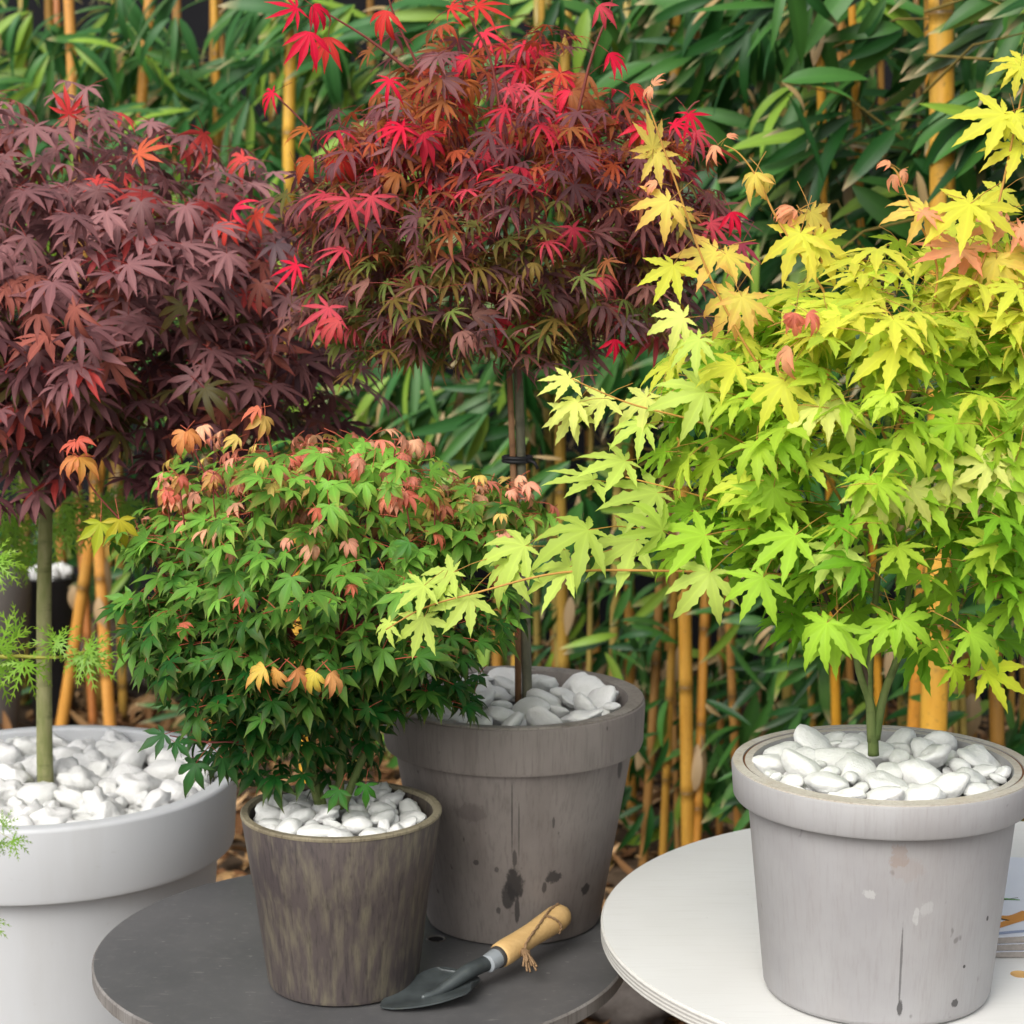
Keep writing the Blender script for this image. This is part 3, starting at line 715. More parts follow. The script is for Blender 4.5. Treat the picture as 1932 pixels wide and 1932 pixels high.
# ---------------------------------------------------------------- tables
def disc_with_hole(name, r, th, hole, hr, mats):
    """round top with rounded arrises; a through hole is cut"""
    e = 0.0022
    mb = MB(); mb.lathe([(0.0, -th)] and [(r - e, -th), (r, -th + e), (r, -e), (r - e, 0.0)], 160, 1)
    me = mb.mesh(name, mats, True, 40)
    bm = bmesh.new(); bm.from_mesh(me)
    n = 160
    for z, up in ((0.0, True), (-th, False)):
        outer = [v for v in bm.verts if abs(v.co.z - z) < 1e-6]
        outer.sort(key=lambda v: math.atan2(v.co.y, v.co.x))
        inner = [bm.verts.new((hole[0] + hr * math.cos(2 * math.pi * k / n - math.pi), hole[1] + hr * math.sin(2 * math.pi * k / n - math.pi), z)) for k in range(n)]
        # pair by angle round the hole centre
        outer.sort(key=lambda v: math.atan2(v.co.y - hole[1], v.co.x - hole[0]))
        for k in range(n):
            q4 = (outer[k], outer[(k + 1) % n], inner[(k + 1) % n], inner[k])
            f = bm.faces.new(q4 if up else q4[::-1]); f.material_index = 0 if up else 1
        if up: top = inner
        else:
            for k in range(n):
                f = bm.faces.new((top[k], top[(k + 1) % n], inner[(k + 1) % n], inner[k])); f.material_index = 2
    bm.to_mesh(me); bm.free(); return me
def pedestal(t, z, mat):
    mb = MB(); mb.lathe([(0.022, 0.03), (0.022, z)], 24); obj('column', mb.mesh('column', mat), t)
    mb = MB(); mb.lathe([(0.0005, 0.004), (0.20, 0.004), (0.205, 0.012), (0.19, 0.022), (0.04, 0.034), (0.0225, 0.045)], 48); obj('foot', mb.mesh('foot', mat), t)
B_C = Vector((-0.177, 2.41, 0)); B_R = 0.312
t = thing('bistro_table', B_C, 'round charcoal bistro table holding the dark pots and the trowel', 'table')
hp = PZ(823, 1772, BT_Z) - B_C
o = obj('tabletop', disc_with_hole('tabletop', B_R, 0.018, (hp.x, hp.y), 0.009, [M_BTABLE, M_BEDGE, M_STAIN]), t, (0, 0, BT_Z))
mb = MB(); mb.lathe([(0.0092, 0.0), (0.0112, 0.0008), (0.0122, 0.0002), (0.0092, -0.001)], 24, closed=True); obj('hole_ring', mb.mesh('hole_ring', M_BEDGE), o, (hp.x, hp.y, 0.0003))
pedestal(t, BT_Z - 0.018, M_LEG)
W_C = Vector((0.496, 2.21, 0)); W_R = 0.40
t = thing('bistro_table', W_C, 'round white plywood table under the yellow maple pot', 'table')
hp = PZ(1925, 1838, WT_Z) - W_C
obj('tabletop', disc_with_hole('tabletop', W_R, 0.018, (hp.x, hp.y), 0.010, [M_WTABLE, M_WEDGE, M_HANDLE]), t, (0, 0, WT_Z))
pedestal(t, WT_Z - 0.018, M_WLEG)

# ---------------------------------------------------------------- trowel
tip = Vector((-0.143, 2.215, BT_Z)); root = Vector((-0.078, 2.247, BT_Z + 0.010)); fer = Vector((-0.022, 2.287, BT_Z + 0.030)); end = Vector((0.063, 2.400, BT_Z + 0.046))
t = thing('trowel', tip, 'hand trowel with a pale wooden handle and twine loop on the charcoal table', 'trowel')
loc = lambda v: v - tip
ax = (Vector((fer.x, fer.y, 0)) - Vector((tip.x, tip.y, 0))).normalized(); sd_ = Vector((ax.y, -ax.x, 0))
mb = MB(); NU, NV = 16, 12; Lb = 0.122
def wid(u): return 0.042 * (math.sin(min(1, u / 0.75) * math.pi / 2) ** 0.62) * (1 - 0.38 * max(0, (u - 0.72) / 0.28) ** 2)
for lift in (0.0016, 0.0):
    for i in range(NU + 1):
        u = max(0.004, i / NU); wv_ = wid(u)
        for j in range(NV + 1):
            v = j / NV * 2 - 1
            end_cut = 1 - 0.20 * abs(v) ** 2.5 * u ** 3
            z = 0.0035 + 0.007 * v * v * min(1, u * 1.6) + 0.010 * u * u + lift
            pnt = ax * (Lb * u * end_cut) + sd_ * (wv_ * v) + Vector((0, 0, z)); mb.v.append(pnt)
S_ = (NU + 1) * (NV + 1)
for i in range(NU):
    for j in range(NV):
        a0 = i * (NV + 1) + j; f = (a0, a0 + 1, a0 + NV + 2, a0 + NV + 1)
        mb.f.append(f); mb.m.append(0); mb.f.append(tuple(S_ + k for k in f[::-1])); mb.m.append(0)
bd = [i * (NV + 1) for i in range(NU + 1)] + [NU * (NV + 1) + j for j in range(1, NV + 1)] + [i * (NV + 1) + NV for i in range(NU - 1, -1, -1)] + [j for j in range(NV - 1, 0, -1)]
for k in range(len(bd)):
    a0, b0 = bd[k], bd[(k + 1) % len(bd)]; mb.f.append((a0, b0, S_ + b0, S_ + a0)); mb.m.append(0)
obj('blade', mb.mesh('blade', [M_STEEL, M_BRIGHT], True, 50), t)
hd = (end - fer).normalized()
mb = MB(); sp_ = smooth_path([loc(root) - ax * 0.025 + Vector((0, 0, -0.003)), loc(root) + Vector((0, 0, 0.001)), loc(root).lerp(loc(fer), 0.5) + Vector((0, 0, 0.004)), loc(fer)], 5)
mb.tube(sp_, [0.003 + 0.006 * min(1, i / 10) for i in range(len(sp_))], 14); obj('shank', mb.mesh('shank', M_STEEL), t)
mb = MB(); mb.tube([loc(fer) - hd * 0.010, loc(fer) - hd * 0.009, loc(fer) + hd * 0.010, loc(fer) + hd * 0.011], [0.0088, 0.0102, 0.0112, 0.0098], 20); obj('ferrule', mb.mesh('ferrule', M_BRIGHT, True, 40), t)
mb = MB(); mb.tube([loc(fer) + hd * 0.007, loc(fer) + hd * 0.008, loc(fer) + hd * 0.014, loc(fer) + hd * 0.015], [0.0118, 0.0126, 0.0126, 0.0118], 20); obj('collar', mb.mesh('collar', M_COLLAR, True, 40), t)
Lh = (end - fer).length
pr_ = [(0.012, .0128), (0.015, .0142), (0.025, .0146), (0.05, .0136), (0.075, .0134), (0.10, .0145), (0.12, .0154), (Lh - 0.018, .0152), (Lh - 0.009, .0138), (Lh - 0.003, .0095), (Lh, .003)]
mb = MB(); mb.tube([loc(fer) + hd * a0 for a0, b0 in pr_], [b0 for a0, b0 in pr_], 28); grip = obj('handle', mb.mesh('handle', M_HANDLE), t)
side = hd.cross(Vector((0, 0, 1))).normalized(); hup = side.cross(hd)
def onh(s_, ang, lift=0.0): # point on the handle skin
    rr = np.interp(s_, [a0 for a0, _ in pr_], [b0 for _, b0 in pr_]) + lift
    return loc(fer) + hd * s_ + (side * math.cos(R(ang)) + hup * math.sin(R(ang))) * rr
def twine(pts, r=0.0011, n=5):
    a_ = smooth_path(pts, 8); mbx = MB()
    for ph in (0, math.pi):
        path = []
        for i, p_ in enumerate(a_):
            tt = (a_[min(i + 1, len(a_) - 1)] - a_[max(i - 1, 0)]).normalized(); u_ = tt.orthogonal().normalized(); v_ = tt.cross(u_)
            path.append(p_ + (u_ * math.cos(i * 0.9 + ph) + v_ * math.sin(i * 0.9 + ph)) * r * 0.7)
        mbx.tube(path, r, n)
    return mbx
mb = twine([onh(Lh - 0.012, 95, 0.001), onh(Lh - 0.03, 88, 0.001), onh(Lh - 0.045, 75, 0.001), onh(Lh - 0.07, 50, 0.001), onh(Lh - 0.095, 22, 0.001), onh(Lh - 0.105, -5, 0.003)])
obj('twine', mb.mesh('twine', M_TWINE), grip)
mb = twine([onh(Lh - 0.045, 75, 0.0015), onh(Lh - 0.038, 40, 0.001), onh(Lh - 0.032, 0, 0.001), onh(Lh - 0.032, -40, 0.001)])
obj('twine', mb.mesh('twine', M_TWINE), grip)
k0 = onh(Lh - 0.105, -8, 0.004)
mb = MB(); qq = random.Random(3)
for i in range(10):
    d_ = (side * qq.uniform(0.5, 1.0) - hd * qq.uniform(0.3, 1.1) + Vector((0, 0, -0.5 * qq.random()))).normalized() * qq.uniform(0.018, 0.032)
    e_ = k0 + d_; e_.z = max(e_.z, 0.002)
    mb.tube(smooth_path([k0 + Vector((qq.uniform(-.002, .002), qq.uniform(-.002, .002), qq.uniform(0, .003))), k0 + d_ * 0.5 + Vector((0, 0, 0.003)), e_], 4), 0.0013, 5)
obj('twine_tassel', mb.mesh('twine_tassel', M_TWINE), grip)
o = obj('twine_knot', rock_mesh('twine_knot', M_TWINE, 3, 2, 0.3), grip, k0); o.scale = (0.006, 0.005, 0.005)

# ---------------------------------------------------------------- book
bp = PZ(1878, 1806, WT_Z); bz = WT_Z
t = thing('book', Vector((0.50, 2.115, bz)), 'open illustrated book lying on the white table behind the light grey pot', 'book')
M_PAGE = plain_mat('coated_page', lin((222, 226, 236)), 0.35, 0.4, 0.06, 30, 0.02); M_PEDGE = plain_mat('page_edges', lin((150, 144, 138)), 0.8, 0.1, 0.3, 200)
M_INK = {'green': plain_mat('green_ink', lin((88, 148, 66)), 0.4, 0.3, 0.2, 60), 'dark': plain_mat('dark_ink', lin((48, 48, 44)), 0.4, 0.3, 0.2, 60), 'tan': plain_mat('tan_ink', lin((206, 142, 74)), 0.4, 0.3, 0.2, 60), 'blue': plain_mat('blue_grey_ink', lin((150, 162, 190)), 0.4, 0.3, 0.2, 60)}
def page_z(x): return 0.016 + 0.006 * math.sin(min(1, max(0, (x + 0.04) / 0.18)) * math.pi)
for zi in range(3):
    mb = MB(); x0, x1, y0, y1 = -0.035 + 0.002 * zi, 0.17, -0.006 + 0.003 * zi, 0.26
    nx = 14
    for s_ in range(nx + 1):
        x = x0 + (x1 - x0) * s_ / nx; z1 = page_z(x) * (zi + 1) / 3; z0 = page_z(x) * zi / 3 + (0.0006 if zi else 0.001)
        for y in (y0, y1):
            for z in (z0, z1): mb.v.append(Vector((x, y, z)))
    for s_ in range(nx):
        b0 = s_ * 4; n0 = b0 + 4
        mb.f += [(b0 + 1, n0 + 1, n0 + 3, b0 + 3), (b0, b0 + 2, n0 + 2, n0), (b0, n0, n0 + 1, b0 + 1), (b0 + 2, b0 + 3, n0 + 3, n0 + 2)]; mb.m += [0, 1, 1, 1]
    mb.f += [(0, 1, 3, 2), (nx * 4, nx * 4 + 2, nx * 4 + 3, nx * 4 + 1)]; mb.m += [1, 1]
    obj('page_block', mb.mesh('page_block', [M_PAGE, M_PEDGE], False), t)
def ink(nm, col, poly):
    mb = MB(); n = 0
    path = smooth_path([Vector((x, y, 0)) for x, y, _ in poly], 5); ws = np.interp(np.linspace(0, 1, len(path)), np.linspace(0, 1, len(poly)), [w_ for *_, w_ in poly])
    for i, p_ in enumerate(path):
        tt = (path[min(i + 1, len(path) - 1)] - path[max(i - 1, 0)]).normalized(); nn = Vector((-tt.y, tt.x, 0)) * ws[i]
        for s_ in (-1, 1):
            v = p_ + nn * s_; mb.v.append(Vector((v.x, v.y, page_z(v.x) + 0.0004)))
    for i in range(len(path) - 1): mb.f.append((2 * i, 2 * i + 2, 2 * i + 3, 2 * i + 1)); mb.m.append(0)
    obj(nm, mb.mesh(nm, M_INK[col], False), t)
ink('print', 'green', [(-0.030, 0.195, .001), (-0.005, 0.205, .005), (0.04, 0.20, .002)])
ink('print', 'green', [(-0.034, 0.160, .004), (0.0, 0.155, .003), (0.04, 0.168, .001)])
ink('print', 'green', [(-0.03, 0.132, .003), (0.01, 0.120, .004), (0.05, 0.110, .001)])
ink('print', 'green', [(-0.03, 0.100, .001), (-0.012, 0.102, .003), (0.004, 0.105, .001)])
ink('print', 'dark', [(0.0, 0.14, .0005), (0.012, 0.152, .0012), (0.02, 0.158, .0005)])
ink('print', 'dark', [(-0.03, 0.092, .0004), (0.02, 0.106, .0008), (0.05, 0.118, .0004)])
ink('print', 'tan', [(-0.022, 0.022, .002), (0.0, 0.028, .006), (0.05, 0.060, .006)])
ink('print', 'dark', [(-0.024, 0.018, .0012), (-0.005, 0.021, .0015), (0.006, 0.026, .0008)])
ink('print', 'dark', [(0.004, 0.026, .001), (-0.006, 0.010, .001), (-0.014, 0.0, .001)])
ink('print', 'tan', [(0.012, 0.062, .002), (0.03, 0.055, .008), (0.05, 0.07, .008)])
ink('print', 'dark', [(0.008, 0.066, .001), (0.014, 0.056, .002), (0.024, 0.047, .001)])
ink('print', 'blue', [(-0.033, 0.004, .002), (-0.01, 0.01, .004), (0.05, 0.016, .003)])
qq = random.Random(12)
for i in range(16):
    x, y = qq.uniform(-0.03, 0.0), qq.uniform(0.045, 0.085)
    ink('print', 'dark', [(x, y, .0006), (x + qq.uniform(.001, .003), y + qq.uniform(-.001, .002), qq.uniform(.0008, .002)), (x + .005, y + .001, .0004)])

# ---------------------------------------------------------------- maples
def camward(p): return (CAM - p).normalized()
def free_leaf(q, lf, p, outw, size, col, droop=0.7, upw=0.75, jit=0.45, tow=0.25):
    h = Vector((outw.x, outw.y, 0)); h = h.normalized() if h.length > 0.05 else Vector((q.uniform(-1, 1), q.uniform(-1, 1), 0)).normalized()
    tipd = h + Vector((q.gauss(0, jit), q.gauss(0, jit), -droop + q.gauss(0, 0.3)))
    nrm = Vector((0, 0, upw + 0.15)) + outw * 0.35 + camward(p) * tow + Vector((q.gauss(0, 0.3), q.gauss(0, 0.3), q.gauss(0, 0.2)))
    return (lf, p, orient(tipd, nrm), size, col)
def aimed_leaf(q, lf, p, ang, size, col, face=0.6, upw=0.75, lean=-0.3):
    """leaf whose tip points along a picture angle (degrees, 0 right, 90 up), turned mostly to the camera"""
    a_ = R(ang + q.uniform(-8, 8)); tipd = RT * math.cos(a_) + Vector((0, 0, 1)) * math.sin(a_) + Vector((0, lean + q.gauss(0, 0.15), 0))
    nrm = camward(p) * face + Vector((q.gauss(0, 0.2), 0, upw + q.gauss(0, 0.2)))
    return (lf, p, orient(tipd, nrm), size, col)
def branch_part(t, base, pts, r0, r1, mat, name='branch', n=7, k=5):
    a_ = smooth_path(pts, k); mb = MB(); N = len(a_)
    mb.tube([p - base for p in a_], [r0 + (r1 - r0) * i / (N - 1) for i in range(N)], n); return obj(name, mb.mesh(name, mat), t)
def crown(q, center, rad, n, seed, fn, shell=(0.55, 1.0), lo=-0.75, lumpy=0.22, back=0.35):
    out = []
    while len(out) < n:
        d = Vector((q.gauss(0, 1), q.gauss(0, 1), q.gauss(0, 1))).normalized()
        if d.z < lo: continue
        if d.dot(camward(center)) < -0.1 and q.random() > back: continue
        s_ = shell[0] + (shell[1] - shell[0]) * math.sqrt(q.random())
        k = s_ * (1 + lumpy * lump(d, seed))
        p = center + Vector((d.x * rad[0] * k, d.y * rad[1] * k, d.z * rad[2] * k))
        out.append(fn(q, p, d, s_))
    return out
def nearest_first(items): return sorted(items, key=lambda it: (it[1] - CAM).length - it[3] * 1.0)

# --- purple maple in the white planter
M_BARKG = bark_mat('green_bark', lin((122, 128, 76)), lin((150, 148, 104)))
M_BARKR = bark_mat('grey_green_bark', lin((96, 96, 80)), lin((122, 118, 98)))
M_BARKY = bark_mat('olive_bark', lin((86, 104, 54)), lin((112, 124, 72)))
M_TWIGR = plain_mat('red_twig', lin((116, 54, 46)), 0.5, 0.3, 0.2, 60)
M_TWIGY = plain_mat('amber_twig', lin((190, 142, 70)), 0.5, 0.3, 0.25, 40)
M_TWIGD = plain_mat('dark_twig', lin((74, 60, 48)), 0.6, 0.3, 0.25, 60)
L7 = [(0, 1.0), (36, .96), (-36, .96), (74, .78), (-74, .78), (116, .45), (-116, .45)]
L7S = [(0, 1.0), (40, .94), (-40, .94), (82, .74), (-82, .74), (124, .36), (-124, .36)]
L5 = [(0, 1.0), (44, .85), (-44, .85), (94, .5), (-94, .5)]
PUR = [maple_leaf(L7, W_, 0.24, 4, 0.0, dr, 0.25, 0.6, i + 1, 0.42, 1.1, 0.010) for i, (W_, dr) in enumerate(((.105, .6), (.095, 1.0), (.11, .35), (.09, 1.5), (.10, .8)))]
RED = [maple_leaf(L7, W_, 0.18, 4, 0.0, dr, 0.25, 0.7, i + 11, 0.42, 1.1, 0.010) for i, (W_, dr) in enumerate(((.075, .6), (.068, 1.0), (.08, .3), (.062, 1.5), (.072, .8)))]
GRN = [maple_leaf(L5, W_, 0.24, 4, 0.04, dr, 0.3, 0.6, i + 21, 0.40, 1.35, 0.014) for i, (W_, dr) in enumerate(((.165, .5), (.15, .9), (.17, .25), (.145, 1.3), (.16, .7)))]
YELL = [maple_leaf(L7S, W_, 0.29, 8, 0.16, dr, 0.3, 0.75, i + 31, 0.42, 1.15, 0.009) for i, (W_, dr) in enumerate(((.13, .5), (.12, .9), (.135, .25), (.115, 1.3), (.125, .7)))]
YOUNG = [maple_leaf([(0, 1.0), (30, .95), (-30, .95), (62, .7), (-62, .7)], .13, 0.3, 6, 0.08, dr, 0.5, 0.7, i + 41, 0.40, 1.1, 0.014) for i, dr in enumerate((1.6, 2.0, 1.2))]
LACE = [lace_leaf(i, dr) for i, dr in enumerate((0.5, 0.9, 1.2))]

M_P = [leaf_mat('purple_leaf', 'object', lin((168, 76, 70)), 0.22, 0.5, 0.2, 1.35), plain_mat('red_stalk', lin((130, 50, 44)), 0.5, 0.3, 0.1)]
M_PS = [leaf_mat('purple_leaf_mass', 'mesh', lin((168, 76, 70)), 0.22, 0.5, 0.2, 1.35), M_P[1]]
M_R = [leaf_mat('red_leaf', 'object', lin((200, 60, 60)), 0.42, 0.5, 0.18, 1.35), M_P[1]]
M_RS = [leaf_mat('red_leaf_mass', 'mesh', lin((200, 60, 60)), 0.42, 0.5, 0.18, 1.35), M_P[1]]
M_G = [leaf_mat('green_leaf', 'object', lin((222, 112, 84)), 0.34, 0.45, 0.22, 1.3), plain_mat('pink_stalk', lin((170, 84, 60)), 0.5, 0.3, 0.1)]
M_GS = [leaf_mat('green_leaf_mass', 'mesh', lin((222, 112, 84)), 0.34, 0.45, 0.22, 1.3), M_G[1]]
M_Y = [leaf_mat('yellow_leaf', 'object', lin((240, 134, 98)), 0.46, 0.5, 0.2, 1.18, 0.2), M_TWIGY]
M_YS = [leaf_mat('yellow_leaf_mass', 'mesh', lin((240, 134, 98)), 0.46, 0.5, 0.2, 1.18, 0.2), M_TWIGY]
M_L = [leaf_mat('lace_leaf', 'object', lin((150, 170, 40)), 0.4, 0.45, 0.4, 1.1), plain_mat('green_stalk', lin((150, 150, 60)), 0.5, 0.3, 0.1)]
MESH = {}
for fam, mt in ((PUR, M_P), (RED, M_R), (GRN, M_G), (YELL, M_Y), (YOUNG, M_Y), (LACE, M_L)):
    for l in fam: MESH[l] = l.mesh('maple_leaf', mt)
YOUNG_G = [maple_leaf([(0, 1.0), (32, .9), (-32, .9), (70, .6), (-70, .6)], .15, 0.3, 3, 0.0, dr, 0.5, 0.5, i + 61, 0.40, 1.15, 0.02) for i, dr in enumerate((1.7, 2.2, 1.2))]
YOUNG_R = [maple_leaf([(0, 1.0), (28, .95), (-28, .95), (58, .75), (-58, .75)], .10, 0.22, 4, 0.0, dr, 0.4, 0.7, i + 71, 0.40, 1.1, 0.012) for i, dr in enumerate((1.3, 1.8, 0.8))]
for l in YOUNG_G: MESH[l] = l.mesh('maple_leaf', M_G)
for l in YOUNG_R: MESH[l] = l.mesh('maple_leaf', M_R)

def vary(q, c, lo=0.8, hi=1.2):
    f = q.uniform(lo, hi); return tuple(min(0.95, x * f) for x in c)

def limbs(t, base, top, center, rad, n, r0, mat, q, inner=0.78):
    for k in range(n):
        d = Vector((q.gauss(0, 1), q.gauss(0, 1), abs(q.gauss(0, 0.8)) - 0.1)).normalized()
        e = center + Vector((d.x * rad[0], d.y * rad[1], d.z * rad[2])) * inner
        mid = top.lerp(e, 0.5) + Vector((q.uniform(-.03, .03), q.uniform(-.03, .03), q.uniform(-.02, .04)))
        branch_part(t, base, [top + Vector((0, 0, q.uniform(-.05, .03))), mid, e], r0 * q.uniform(0.5, 1), r0 * 0.15, mat, 'branch', 6, 4)

# purple
q = random.Random(11)
base = P_WHITE + Vector((0, 0, 0.75)); Yp = base.y
t = thing('maple_tree', base, 'round purple leaved maple on a green stem in the white planter', 'tree')
top = PY(88, 900, Yp)
branch_part(t, base, [base, PY(84, 1400, Yp), PY(83, 1150, Yp), PY(86, 980, Yp), top], 0.0118, 0.0085, M_BARKG, 'trunk', 14)
cen = PY(85, 600, Yp); rad = (0.395, 0.36, 0.265)
limbs(t, base, top, cen, rad, 22, 0.007, M_TWIGD, q)
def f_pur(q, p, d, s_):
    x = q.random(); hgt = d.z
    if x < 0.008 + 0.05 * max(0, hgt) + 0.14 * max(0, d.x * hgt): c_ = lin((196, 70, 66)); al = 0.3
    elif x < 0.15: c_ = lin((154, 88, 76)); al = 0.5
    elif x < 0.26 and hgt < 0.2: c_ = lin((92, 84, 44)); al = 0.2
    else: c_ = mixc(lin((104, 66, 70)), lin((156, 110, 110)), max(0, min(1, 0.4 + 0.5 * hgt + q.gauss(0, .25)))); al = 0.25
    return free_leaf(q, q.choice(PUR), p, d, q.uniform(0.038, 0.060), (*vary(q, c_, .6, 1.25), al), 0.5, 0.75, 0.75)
it = crown(q, cen, rad, 1750, 2.0, f_pur, (0.3, 1.03), -0.8, 0.30)
# bare sprays that break the outline
for px, py, an, s_, c_ in ((440, 395, 40, .05, (226, 44, 76)), (430, 420, 250, .045, (222, 70, 60)), (480, 405, 330, .045, (214, 72, 52)), (130, 215, 80, .04, (224, 70, 70)), (260, 290, 20, .05, (196, 92, 60)),
                         (520, 460, 300, .06, (112, 92, 96)), (560, 690, 270, .07, (100, 72, 82)), (40, 780, 270, .06, (178, 76, 70)), (600, 660, 250, .06, (104, 74, 80)), (190, 480, 290, .05, (190, 78, 80)), (240, 490, 240, .045, (204, 88, 84))):
    it.append(aimed_leaf(q, q.choice(PUR), PY(px, py, Yp - 0.30 + abs(px - 85) / 2600), an, s_ * .85, (*lin(c_), 0.3)))
emit_leaves(t, base, nearest_first(it), MESH, M_PS)

# red maple in the weathered grey pot
q = random.Random(12)
base = P_GREY + Vector((0.006, 0, 0.255)); Yr = base.y
t = thing('maple_tree', base, 'crimson and bronze maple in the weathered grey pot', 'tree')
top = PY(968, 600, Yr)
branch_part(t, base, [PY(995, 1330, Yr), PY(991, 1150, Yr), PY(984, 900, Yr), PY(978, 720, Yr), top], 0.0064, 0.0052, M_BARKR, 'trunk', 12)
cen = PY(945, 440, Yr); rad = (0.228, 0.22, 0.165)
limbs(t, base, top, cen, rad, 20, 0.005, M_TWIGR, q, 0.85)
def redcol(q, hgt, s_):
    x = q.random()
    if hgt > 0.45:
        pal = (((214, 52, 72), .13), ((176, 84, 54), .22), ((150, 92, 50), .2), ((126, 78, 82), .45))
    elif hgt > -0.15:
        pal = (((200, 70, 84), .08), ((130, 80, 78), .36), ((146, 90, 54), .18), ((112, 74, 78), .22), ((112, 110, 56), .16))
    else:
        pal = (((190, 76, 84), .06), ((146, 102, 92), .25), ((128, 108, 54), .22), ((108, 122, 60), .2), ((124, 88, 88), .23))
    acc = 0
    for c_, w_ in pal:
        acc += w_
        if x <= acc: return lin(c_)
    return lin(pal[-1][0])
def f_red(q, p, d, s_):
    lf = q.choice(RED) if q.random() < 0.82 else q.choice(YOUNG_R)
    return free_leaf(q, lf, p, d, q.uniform(0.027, 0.046), (*vary(q, redcol(q, d.z, s_), .65, 1.3), 0.25), 0.4, 0.8, 0.8)
it = crown(q, cen, rad, 1150, 5.0, f_red, (0.5, 1.03), -0.85, 0.42)
# looser tiers: the crown widens below and breaks into shoots above
for pxc, pyc, rx, rz, n_ in ((650, 560, .07, .05, 90), (730, 620, .06, .03, 30), (1190, 540, .08, .08, 80), (850, 110, .09, .05, 34), (1000, 110, .08, .05, 30), (740, 330, .06, .06, 60), (1180, 290, .08, .06, 60), (640, 400, .04, .07, 40), (1270, 430, .04, .07, 35), (940, 640, .10, .035, 60), (1330, 400, .035, .05, 16)):
    it += crown(q, PY(pxc, pyc, Yr + q.uniform(-.08, .05)), (rx, rx, rz), n_, 7.0, lambda q, p, d, s_: free_leaf(q, q.choice(RED + YOUNG_R[:1]), p, d, q.uniform(.028, .046), (*vary(q, redcol(q, (p.z - cen.z) / rad[2], s_), .65, 1.3), .25), .35, .8, .8), (0.2, 1), -1, 0.3, 1)
CR = (228, 30, 66); SC_ = (220, 62, 56); PK = (216, 78, 92)
for k in range(26):                                                      # upright twigs with small bright leaves
    px = 640 + 640 * q.random(); top_ = 260 - 190 * math.exp(-((px - 920) / 200) ** 2); py = top_ + q.uniform(-20, 90); Yk = Yr + q.uniform(-.14, .1)
    a0 = PY(px + q.uniform(-40, 40), py + 170, Yk); b0 = PY(px, py, Yk); branch_part(t, base, [a0, a0.lerp(b0, .5) + Vector((q.uniform(-.008, .008), 0, 0)), b0], 0.0015, 0.0007, M_TWIGR, 'branch', 5, 3)
    for u_ in (0, 0, .25, .25, .5, .5, .75):
        it.append(aimed_leaf(q, q.choice(RED + YOUNG_R), b0.lerp(a0, u_), q.choice((200, 340)) + q.uniform(-25, 25), q.uniform(.03, .046), (*vary(q, lin(q.choice(((222, 50, 74), (196, 80, 52), (170, 100, 48), (150, 104, 104), (160, 100, 60)))), .8, 1.2), .25)))
for px, py, an, s_, c_ in ((560, 15, 200, .045, CR), (585, 60, 250, .055, CR), (590, 10, 320, .045, CR), (620, 70, 265, .05, SC_), (730, 20, 250, .05, SC_), (735, 150, 260, .04, CR), (515, 175, 200, .038, CR), (760, 240, 200, .045, CR), (800, 250, 300, .05, (216, 50, 74)),
                          (820, 270, 250, .045, PK), (990, 160, 200, .042, PK), (960, 165, 330, .042, PK), (1010, 175, 270, .04, PK), (1300, 215, 300, .045, CR), (1270, 235, 20, .045, CR), (1310, 250, 340, .05, PK), (1150, 100, 310, .04, CR), (1190, 160, 330, .04, SC_), (660, 375, 240, .05, PK), (700, 370, 290, .045, PK),
                          (850, 15, 20, .05, SC_), (900, 10, 350, .05, SC_), (1130, 10, 320, .04, PK), (950, 600, 250, .05, (206, 52, 70)), (980, 620, 310, .05, (190, 54, 68)), (925, 596, 235, .06, (138, 108, 112)), (1180, 600, 250, .05, (128, 98, 102)), (850, 590, 250, .05, (176, 120, 92)), (1080, 430, 290, .05, (196, 60, 80)),
                          (620, 580, 250, .055, PK), (640, 605, 210, .05, (206, 84, 84)), (1160, 640, 280, .035, CR), (1400, 460, 240, .05, (150, 50, 70)), (1380, 400, 300, .04, CR), (1340, 420, 320, .05, PK), (560, 500, 230, .045, CR), (590, 300, 200, .05, (188, 84, 44)), (640, 290, 280, .055, SC_), (580, 245, 160, .04, (190, 110, 50))):
    it.append(aimed_leaf(q, q.choice(RED + YOUNG_R), PY(px, py, Yr - 0.18 + q.uniform(-.03, .1)), an, s_ * .88, (*lin(c_), 0.2)))
for pts in (((720, 420), (655, 340), (580, 240), (520, 180)), ((900, 380), (800, 150), (740, 20), (725, -60)), ((960, 330), (930, 130), (890, 40), (850, -40)), ((1050, 400), (1110, 130), (1150, 20), (1160, -40)), ((820, 360), (760, 250), (735, 150)), ((1180, 400), (1290, 220), (1320, 190)), ((780, 140), (690, 70), (590, 10))):
    branch_part(t, base, [PY(x, y, Yr - 0.10) for x, y in pts], 0.0022, 0.0008, M_TWIGR, 'branch', 5, 4)
emit_leaves(t, base, nearest_first(it), MESH, M_RS)
